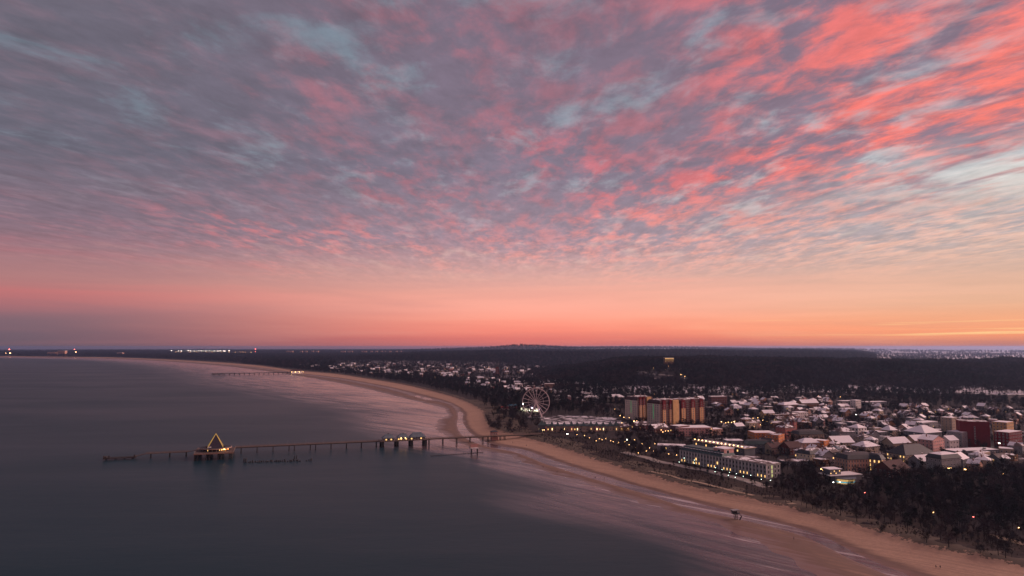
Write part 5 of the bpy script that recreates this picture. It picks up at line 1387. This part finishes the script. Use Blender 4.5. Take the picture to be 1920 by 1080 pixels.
def far_fill(poly, n, seed, label, group, s=(.7, 1.05)):
    rd = random.Random(seed); us, vs_ = [q[0] for q in poly], [q[1] for q in poly]; m = t_ = 0
    while m < n and t_ < n * 40:
        t_ += 1; u, v = rd.uniform(min(us), max(us)), rd.uniform(min(vs_), max(vs_))
        if not in_poly(np.array([u]), np.array([v]), poly)[0]: continue
        p = land(u, v)
        if not clear(p[0], p[1], 9): continue
        k = rd.uniform(*s); fm, look = rd.choice(FARM); o = obj('far_house', fm, None, (p[0], p[1], zat(p[0], p[1])), R(rd.uniform(-35, 35)), (k, k, k)); tag(o, look + ' ' + label, 'house', group)
        PLACED.append((p[0], p[1], 10 * k)); FORB.append((p[0], p[1], 9 * k)); FORB.append((p[0] * .994, p[1] * .994, 7)); m += 1
far_fill([(553, 690), (560, 682), (640, 684), (700, 690), (760, 702), (700, 704), (640, 698), (590, 694)], 70, 1, 'at the distant town\'s left end', 'far town, left part')
far_fill([(640, 692), (650, 683), (760, 682), (870, 684), (960, 690), (1030, 690), (985, 702), (900, 704), (840, 712), (740, 706)], 130, 2, 'in the distant town centre', 'far town, middle part')
far_fill([(870, 724), (872, 712), (960, 712), (1000, 724), (1045, 728), (1040, 740), (960, 736), (930, 732)], 55, 3, 'left of the Ferris wheel', 'far town, nearer row', (.65, .9))
# church tower there
p = land(932, 706)
t = thing('church', 'brick church with a tall square tower in the distant town', 'church', p, R(10))
mb = MB(); mb.box(-5, 5, -5, 5, -4, 34, WALLS['brick']); mb.build('tower', t); obj('tower_roof', roof_mesh('hip', 10, 10, 0, 14, ROOFS['dark'], ROOFS['dark']), t, (0, 0, 34))
mb = MB(); mb.box(-10, 10, 5, 34, -4, 12, WALLS['brick']); mb.build('nave', t); obj('nave_roof', roof_mesh('gablef', 20, 29, 0, 9, ROOFS['snowmost'], ROOFS['dark']), t, (0, 19.5, 12))
for z in (14, 24): put_window(t, 0, -5, z, 2.2, 5, 0)

# ------------------------------------------------------------------ harbour city on the skyline
SKY = lambda u, v, d: np.array([ray(u, v)[0] * d, ray(u, v)[1] * d, CAM_H + ray(u, v)[2] * d])
bm_ = MB(); bm_.box(-.5, .5, -.5, .5, 0, 1, WALLS['peach']); 
for i in range(6):
    for j in range(8): bm_.box(-.44 + i * .16, -.36 + i * .16, -.53, -.505, .05 + j * .115, .11 + j * .115, M_GLASS)
bm_.box(-.5, .5, -.5, .5, 1.0005, 1.03, M_SNOW); bm_ = bm_.mesh('skyline_block')
for i, (a, b) in enumerate(((190, 230), (275, 290), (305, 318), (345, 358), (372, 390), (527, 555), (570, 600), (655, 688), (712, 725), (742, 755), (775, 787), (800, 812), (827, 840), (868, 880), (893, 905))):
    u0, u1 = 480 + a / 3.31, 480 + b / 3.31; d = 9000.0
    p = SKY((u0 + u1) / 2, 658.2, d); g = zat(p[0], p[1])
    o = obj('skyline_block', bm_, None, (p[0], p[1], g), 0, ((u1 - u0) * d / FOC, 30, p[2] - g))
    tag(o, 'pinkish slab block in the row of high-rises on the far skyline', 'apartment block', 'high-rises on the skyline')
for i, (u0, u1, v) in enumerate(((91, 106, 661), (110, 124, 658.5), (221, 231, 662))):
    p = SKY((u0 + u1) / 2, v, 7600); g = 4
    o = obj('skyline_block', bm_, None, (p[0], p[1], g), 0, ((u1 - u0) * 7600 / FOC, 40, p[2] - g + 4))
    tag(o, ['pink low block on the far left skyline', 'taller pink block on the far left skyline', 'lone pink building on the shore skyline left of the harbour lights'][i], 'building')
def mast(u, v, d, m, label, group, s=4.0, name='harbour_floodlight', cat='floodlight'):
    p = SKY(u, v, d); g = max(zat(p[0], p[1]), 1.0); t = thing(name, label, cat, (p[0], p[1], g), 0, group); hh = p[2] - g
    mb = MB(); mb.tube((0, 0, -2), (0, 0, hh), s * .22, s * .12, M_STEEL, 5); mb.build('mast', t)
    mb = MB(); mb.box(-s, s, -s * .3, s * .3, hh - s * .5, hh + s * .5, m); mb.build('lamp_head', t)
FLH = mat('harbour_flood_white', (.1, .1, .1), .5, 0, emit=(1, .86, .74), estr=22.0); FLO = mat('harbour_flood_orange', (.1, .1, .1), .5, 0, emit=(1, .5, .25), estr=12.0); FLR = mat('beacon_red', (.1, .02, .02), .5, 0, emit=(1, .12, .1), estr=16)
rd = random.Random(8)
for i, X in enumerate((1288, 1338, 1360, 1412, 1430, 1458, 1488, 1510, 1543, 1572, 1606, 1634, 1652, 1678, 1688, 1718)):
    mast(X / 4, 657.4 + (i % 3) * .4, 8200, FLH, 'bright white floodlight in the row of harbour lights on the skyline', 'white harbour floodlights', 3.0)
for i, X in enumerate((1318, 1352, 1425, 1475, 1550, 1590, 1660, 1720, 1765, 1802, 1822, 1842, 1884)):
    mast(X / 4, 660.2, 8000, FLO, 'dim orange lamp under the row of harbour floodlights', 'orange harbour lamps', 2.0)
mast(17.5, 655, 7500, FLR, 'tall mast with a red light at the far left skyline', None, 6, 'red_beacon', 'beacon'); mast(19, 662, 7400, FLO, 'yellow lamp under the red mast at the far left', None, 6); mast(11, 662, 7400, FLO, 'small yellow lamp left of the red mast at the far left', None, 3)
mast(139.5, 655, 7500, FLR, 'red beacon above an orange lamp on the left skyline', None, 4, 'red_beacon', 'beacon'); mast(142.5, 660, 7400, FLO, 'orange lamp below the red beacon on the left skyline', None, 5)
mast(479, 654.5, 8000, FLR, 'red mast light right of the harbour floodlights', None, 4, 'red_beacon', 'beacon'); mast(479, 659, 8000, FLR, 'lower red light under the mast right of the harbour floodlights', None, 3, 'red_beacon', 'beacon')

# ------------------------------------------------------------------ street lamps
LP = MB(); LP.tube((0, 0, -.5), (0, 0, 4.8), .09, .06, M_DARK, 6); LP.tube((0, 0, -.3), (0, 0, .5), .16, .12, M_DARK, 6); LP = LP.mesh('lamp_post')
def head_mesh(m, s): mb = MB(); mb.ring((0, 0, 4.8), .02, s, 0, s * 1.1, m, 8); mb.ring((0, 0, 4.8 + s * 1.1), .02, s * 1.2, .01, s * .3, M_DARK, 8); return mb.mesh('lamp_head')
HEADS = {'w': head_mesh(M_WARMHI, .36), 'c': head_mesh(M_COOLHI, .24), 'W': head_mesh(M_WHITEHI, .4), 'r': head_mesh(M_REDHI, .3), 'y': head_mesh(M_WARMHI, .25), 'B': head_mesh(M_WARMHI, .62), 'G': head_mesh(M_WHITEHI, .7)}
def lamp(u, v, k, label, group):
    p = land(u, v); t = thing('street_lamp', label, 'street lamp', p, 0, group); obj('lamp_post', LP, t); obj('lamp_head', HEADS[k], t); FORB.append((p[0], p[1], 3.5)); FORB.append((p[0] * .985, p[1] * .985, 3.5)); FORB.extend([(p[0] * q, p[1] * q, 9) for q in (.99, .98, .97, .96, .95)] if v < 715 else [])
for u, v in ((1302, 868), (1302, 874), (1342, 883), (1354, 887), (1368, 892), (1341, 891), (1381, 895), (1394, 900), (1366, 898), (1379, 902), (1428, 906), (1408, 898), (1274, 872), (1283, 864), (1445, 908)):
    lamp(u, v + 5, 'c', 'pale green-white lamp on the promenade in front of the seafront hotel', 'promenade lamps')
for u, v in ((1218, 846), (1228, 838), (1226, 852), (1254, 858), (1269, 860), (1238, 842), (1212, 852), (1197, 856), (1204, 838), (1192, 846)):
    lamp(u, v + 3, 'y', 'yellow lamp among the trees at the left end of the seafront hotel', 'lamps left of the hotel')
for u, v in ((1243, 815), (1248, 813), (1253, 813), (1258, 812), (1262, 811), (1266, 809.5), (1240, 811)):
    lamp(u, v + 3, 'w', 'yellow lamp in the short bright chain before the foremost tower', 'lamps before the tower')
for i, (u, v) in enumerate(((1361, 797), (1366, 796), (1372, 796), (1377, 795), (1392, 794), (1396, 794), (1412, 788), (1421, 787), (1430, 792), (1438, 795), (1426, 801), (1384, 802), (1446, 799), (1447, 796), (1353, 795), (1408, 801), (1414, 805))):
    lamp(u, v + 3, 'B' if i in (3, 8, 14) else 'w', 'yellow street lamp on the square between the pink hall and the orange hotel', 'lamps on the square')
for u, v in ((1389, 842), (1394, 844), (1401, 846), (1408, 847), (1412, 846)): lamp(u, v + 3, 'w', 'lamp in the row behind the seafront hotel roof below the mansard house', 'lamps behind the hotel')
for u, v in ((1124, 828), (1129, 830), (1136, 828), (1145, 832), (1118, 832), (1150, 834), (1160, 836), (1172, 834), (1180, 840), (1105, 826), (1096, 822), (1082, 820), (1190, 830)):
    lamp(u, v + 3, 'y', 'lamp in the promenade gardens in front of the gabled arcade', 'lamps before the arcade')
lamp(1176, 833, 'G', 'large white light in the promenade gardens before the arcade', None); lamp(1064, 822, 'G', 'greenish white light near the left end of the arcade', None)
for u, v in ((1189, 797), (1194, 796), (1166, 800), (1170, 789), (1163, 786), (1153, 773), (1180, 790)): lamp(u, v, 'B' if u == 1189 else 'w', 'yellow lamp by the small houses at the foot of the white tower wall', 'lamps at the tower foot')
for u, v in ((1756, 880), (1763, 882), (1768, 881), (1779, 887), (1784, 886), (1810, 889)): lamp(u, v + 3, 'B' if u != 1784 else 'w', 'orange street lamp at the upper edge of the dark park', 'lamps above the park')
lamp(1856, 838, 'G', 'left of two bright lights at the foot of the red building', None); lamp(1874, 840.5, 'G', 'right of two bright lights at the foot of the red building', None)
lamp(1716, 866, 'G', 'very bright white light below the dark roof with lit windows', None); lamp(1605, 784, 'G', 'single white lamp on the upper slope below the white tower', None)
lamp(1489, 785, 'B', 'bright yellow lamp on the upper street in mid town', None); lamp(1616, 806, 'B', 'yellow lamp on the white house with big windows', None); lamp(1576, 849, 'B', 'yellow lamp at the blue-grey pointed roof', None)
for i in range(9): lamp(1540 + i * 3.4, 891 + i * 1.7, 'w', 'lamp in the slanting chain leading down to the pool building', 'lamps left of the pool')
lamp(1563, 917, 'W', 'left of two white lights below the pool building', None); lamp(1575, 917, 'W', 'right of two white lights below the pool building', None)
lamp(1826, 985, 'r', 'tiny red light deep in the dark park', None); lamp(1911, 1006, 'y', 'small yellow lamp beside the park path at the right edge', None); lamp(1622, 937, 'r', 'tiny red light near the sandy patch in the park', None); lamp(1751, 976, 'y', 'faint yellow light in the middle of the dark park', None); lamp(1882, 900, 'y', 'faint yellow light at the upper right of the park', None)
for u, v in ((1225, 693), (1247, 697), (1277, 706), (1284, 710), (1254, 690)): lamp(u, v, 'B', 'yellow lamp among the trees on the hillside below the hilltop hotel', 'lamps on the hillside')
for u, v in ((1519, 735), (1535, 743), (1576, 746), (1325, 741), (1310, 738), (1227, 741)): lamp(u, v + 3, 'w', 'single warm lamp along the edge of the forest above the houses', 'lamps at the forest edge')

# ------------------------------------------------------------------ lifeguard tower, people
p = P(1380, 974, 0.35)
t = thing('lifeguard_tower', 'lifeguard hut on tall legs with a flat roof and side stair on the beach', 'lifeguard tower', (p[0], p[1], .2), R(15))
t.scale = (.82, .82, .82)
for x in (-1.3, 1.3):
    for y in (-1, 1):
        mb = MB(); mb.beam((x * .55, y, -1), (x * .75, y, 4.6), .34, .34, M_DARK); mb.build('leg', t)
mb = MB(); mb.box(-3.0, 2.4, -1.9, 1.9, 4.6, 4.9, M_DARK); mb.build('deck', t)
mb = MB(); v = [(-2.7, -1.5, 4.9), (1.6, -1.5, 4.9), (1.6, 1.5, 4.9), (-2.7, 1.5, 4.9), (-3.4, -1.7, 7.2), (1.9, -1.7, 7.2), (1.9, 1.7, 7.2), (-3.4, 1.7, 7.2)]
mb.add(v, [(0, 1, 5, 4), (1, 2, 6, 5), (2, 3, 7, 6), (3, 0, 4, 7), (4, 5, 6, 7)], WALLS['slate']); mb.build('cabin', t)
mb = MB(); mb.box(.3, 1.4, -1.72, -1.66, 5.2, 6.6, M_WHITE); mb.build('door', t)
mb = MB(); mb.box(-2.9, -.2, -1.78, -1.7, 5.8, 6.9, M_GLASS); mb.build('window', t)
mb = MB(); mb.box(-4.0, 2.4, -2.3, 2.3, 7.2, 7.55, WALLS['grey']); mb.box(-3.9, 2.3, -2.2, 2.2, 7.55, 7.7, WALLS['grey']); mb.build('roof', t)
mb = MB(); railing(mb, [(-3.0, -1.85), (2.4, -1.85)], 4.9, 1.2, 1.0, M_DARK); mb.build('railing', t)
mb = MB(); mb.beam((2.4, 0, 4.8), (5.0, 0, 2.4), 1.0, .2, M_DARK); mb.beam((5.0, 0, 2.4), (2.6, -1.2, 0), 1.0, .2, M_DARK); mb.beam((2.4, -.5, 5.8), (5.0, -.5, 3.4), .08, .08, M_DARK); mb.build('stair', t)

BODY = None
def person(u, v, label, coat, rz, stride=.22, z=.45, h=1.0):
    J = {'pel': (0, 0, .95), 'chest': (0, .0, 1.28), 'neck': (0, -.02, 1.48), 'head': (0, -.04, 1.60), 'top': (0, -.03, 1.74),
         'ls': (.19, 0, 1.40), 'le': (.26, .06, 1.13), 'lh': (.24, -.08, .90), 'lf': (.235, -.13, .80), 'rs': (-.19, 0, 1.40), 're': (-.26, -.05, 1.13), 'rh': (-.25, -.14, .92), 'rf': (-.25, -.20, .83),
         'lhip': (.10, 0, .90), 'lk': (.10, -stride * .7, .50), 'la': (.10, -stride, .09), 'lt': (.10, -stride - .15, .04), 'rhip': (-.10, 0, .90), 'rk': (-.10, stride * .2, .49), 'ra': (-.10, stride, .09), 'rt': (-.10, stride - .15, .04)}
    rad = dict(pel=.15, chest=.17, neck=.06, head=.105, top=.07, ls=.08, le=.058, lh=.042, lf=.03, rs=.08, re=.058, rh=.042, rf=.03, lhip=.10, lk=.072, la=.05, lt=.045, rhip=.10, rk=.072, ra=.05, rt=.045)
    E = [('pel', 'chest'), ('chest', 'neck'), ('neck', 'head'), ('head', 'top'), ('chest', 'ls'), ('ls', 'le'), ('le', 'lh'), ('lh', 'lf'), ('chest', 'rs'), ('rs', 're'), ('re', 'rh'), ('rh', 'rf'), ('pel', 'lhip'), ('lhip', 'lk'), ('lk', 'la'), ('la', 'lt'), ('pel', 'rhip'), ('rhip', 'rk'), ('rk', 'ra'), ('ra', 'rt')]
    global BODY
    if BODY is None:
        ks = list(J); me = bpy.data.meshes.new('body'); me.from_pydata([J[q] for q in ks], [(ks.index(a), ks.index(b)) for a, b in E], [])
        tmp = bpy.data.objects.new('person_form', me); sc.collection.objects.link(tmp)
        tmp.modifiers.new('skin', 'SKIN'); tmp.modifiers.new('sub', 'SUBSURF').levels = 1
        for i, q in enumerate(ks): me.skin_vertices[0].data[i].radius = (rad[q], rad[q])
        me.skin_vertices[0].data[0].use_root = True
        dg = bpy.context.evaluated_depsgraph_get(); BODY = bpy.data.meshes.new_from_object(tmp.evaluated_get(dg))
        bpy.data.objects.remove(tmp)
    m2 = BODY.copy()
    for m in (mat('coat_' + coat, {'dark': (.025, .025, .03), 'navy': (.02, .03, .06), 'brown': (.06, .04, .03)}[coat], .9, .2), mat('trousers', (.03, .03, .038), .9, .2), mat('skin_tone', (.45, .28, .2), .6, .05)): m2.materials.append(m)
    for f in m2.polygons: zc = f.center.z; f.material_index = 2 if zc > 1.52 or (zc < .87 and abs(f.center.x) > .2) else 1 if zc < .86 else 0
    smooth(m2); p = P(u, v, z)
    o = obj('person', m2, None, (p[0], p[1], z), rz, (h, h, h)); tag(o, label, 'person')
    hm = MB(); hm.ring((0, -.03, 1.69), .01, .115, 0, .10, MATS['coat_' + coat], 10); hm.build('hat', o)
person(1488.5, 1012, 'lone person in a dark coat walking on the wet sand at lower right', 'dark', R(60))
person(1755, 1066, 'left of two people walking together on the beach at lower right', 'dark', R(100), z=.9)
person(1763, 1066.5, 'right of two people walking together on the beach at lower right', 'navy', R(100), z=.9)
person(1116, 897.5, 'person in a dark coat with arms low on the wet sand in mid beach', 'dark', R(-20), z=.3, h=1.08)
person(1133, 899, 'person just right of the dark-coated walker by the long tidal pool', 'navy', R(40), z=.3)
person(1044.5, 886.5, 'person standing at the water edge below the start of the tidal pool', 'brown', R(30), z=.15, h=1.05)
person(1018.5, 877, 'person farther up the wet sand near the groyne', 'dark', R(30), z=.3)
person(961, 831, 'tiny person on the dry sand near the beach end of the pier', 'dark', R(10), z=1.6)
person(987, 836.5, 'tiny person under the dune right of the pier kiosk', 'navy', R(10), z=2.0)

# ------------------------------------------------------------------ individual trees
def trees():
    rd = random.Random(99)
    i = 0
    def row(poly, n, kind, sz, label, group):
        nonlocal i
        us, vs_ = [q[0] for q in poly], [q[1] for q in poly]; m = t_ = 0
        while m < n and t_ < n * 40:
            t_ += 1; u, v = rd.uniform(min(us), max(us)), rd.uniform(min(vs_), max(vs_))
            if not in_poly(np.array([u]), np.array([v]), poly)[0]: continue
            p = land(u, v)
            if not all((p[0] - a) ** 2 + (p[1] - b) ** 2 > (c + 1) ** 2 for a, b, c in FORB): continue
            z_ = rd.uniform(*sz); q_ = (z_ - sz[0]) / (sz[1] - sz[0]); lone_tree(kind, p[0], p[1], z_, ('low ' if q_ < .33 else 'middle-sized ' if q_ < .67 else 'tall ') + label.replace('small ', ''), group, i); FORB.append((p[0], p[1], 2.5)); i += 1; m += 1
    row([(1700, 1022), (1560, 972), (1500, 952), (1520, 925), (1640, 930), (1800, 940), (1925, 960), (1925, 1065), (1850, 1050)], 70, 'bare', (.5, .85), 'bare dark tree in the wooded park behind the dune at lower right', 'bare park trees')
    row([(1700, 1000), (1640, 930), (1925, 900), (1925, 1050)], 25, 'pine', (.6, .9), 'dark evergreen in the wooded park at lower right', 'park evergreens')
    row([(1260, 866), (1440, 905), (1450, 925), (1400, 912), (1250, 874)], 16, 'pine', (.35, .55), 'small dark conifer along the promenade before the seafront hotel', 'promenade conifers')
    row([(1160, 850), (1180, 822), (1290, 838), (1290, 862), (1240, 868)], 40, 'bare', (.6, .9), 'bare tree in the gardens left of the seafront hotel', 'garden trees by the hotel')
    row([(1150, 838), (1170, 806), (1270, 812), (1290, 836)], 34, 'bare', (.6, .95), 'bare tree between the arcade and the hotel gardens', 'trees right of the arcade')
    row([(925, 812), (905, 790), (940, 776), (1010, 786), (1015, 806), (960, 816)], 46, 'bare', (.7, 1.1), 'bare tree in the grove between the beach bend and the Ferris wheel', 'grove by the beach bend')
    row([(1015, 812), (1060, 812), (1150, 814), (1140, 824), (1020, 818)], 14, 'bare', (.45, .75), 'bare tree in front of the gabled arcade', 'trees before the arcade')
    row([(1012, 786), (1060, 774), (1165, 780), (1178, 798), (1165, 800), (1150, 786), (1060, 780), (1030, 790)], 16, 'bare', (.5, .8), 'bare tree around the snowy square behind the gabled arcade', 'trees round the square')
    row([(1330, 785), (1420, 770), (1560, 770), (1780, 790), (1760, 830), (1560, 850), (1440, 812)], 60, 'bare', (.6, .95), 'bare tree standing between the town houses', 'trees between town houses')
    row([(1450, 890), (1540, 882), (1560, 930), (1470, 930)], 20, 'bare', (.6, .9), 'bare tree between the seafront hotel and the pool building', 'trees by the pool building')
    for u, v, s in ((1672, 830, 1.0), (1790, 800, 1.1), (1437, 778, .9), (1585, 800, .8), (1845, 858, .8)):
        p = land(u, v); lone_tree('pine', p[0], p[1], s, {1672: 'rounded dark evergreen beside the pyramid-roofed house', 1790: 'tall dark evergreen behind the slim beige block', 1437: 'dark evergreen by the small yellow house', 1585: 'dark evergreen above the grey villa', 1845: 'dark evergreen at the end of the long shed'}[u], None, i); i += 1
trees()
plant_woods()
plant_scrub()

# ------------------------------------------------------------------ evening haze
hz = MB()
M_HAZE = bpy.data.materials.new('evening_haze'); M_HAZE.use_nodes = True
n_ = M_HAZE.node_tree.nodes; n_.clear()
vo = n_.new('ShaderNodeVolumePrincipled'); vo.inputs['Density'].default_value = 3.4e-5; vo.inputs['Color'].default_value = (.46, .63, 1.0, 1); vo.inputs['Anisotropy'].default_value = 0.55
ou = n_.new('ShaderNodeOutputMaterial'); M_HAZE.node_tree.links.new(vo.outputs[0], ou.inputs['Volume'])
hz.box(-36000, 36000, -4000, 36000, -5, 124, M_HAZE)
tag(hz.build('haze'), 'thin evening haze over sea and land', 'haze', kind='stuff')
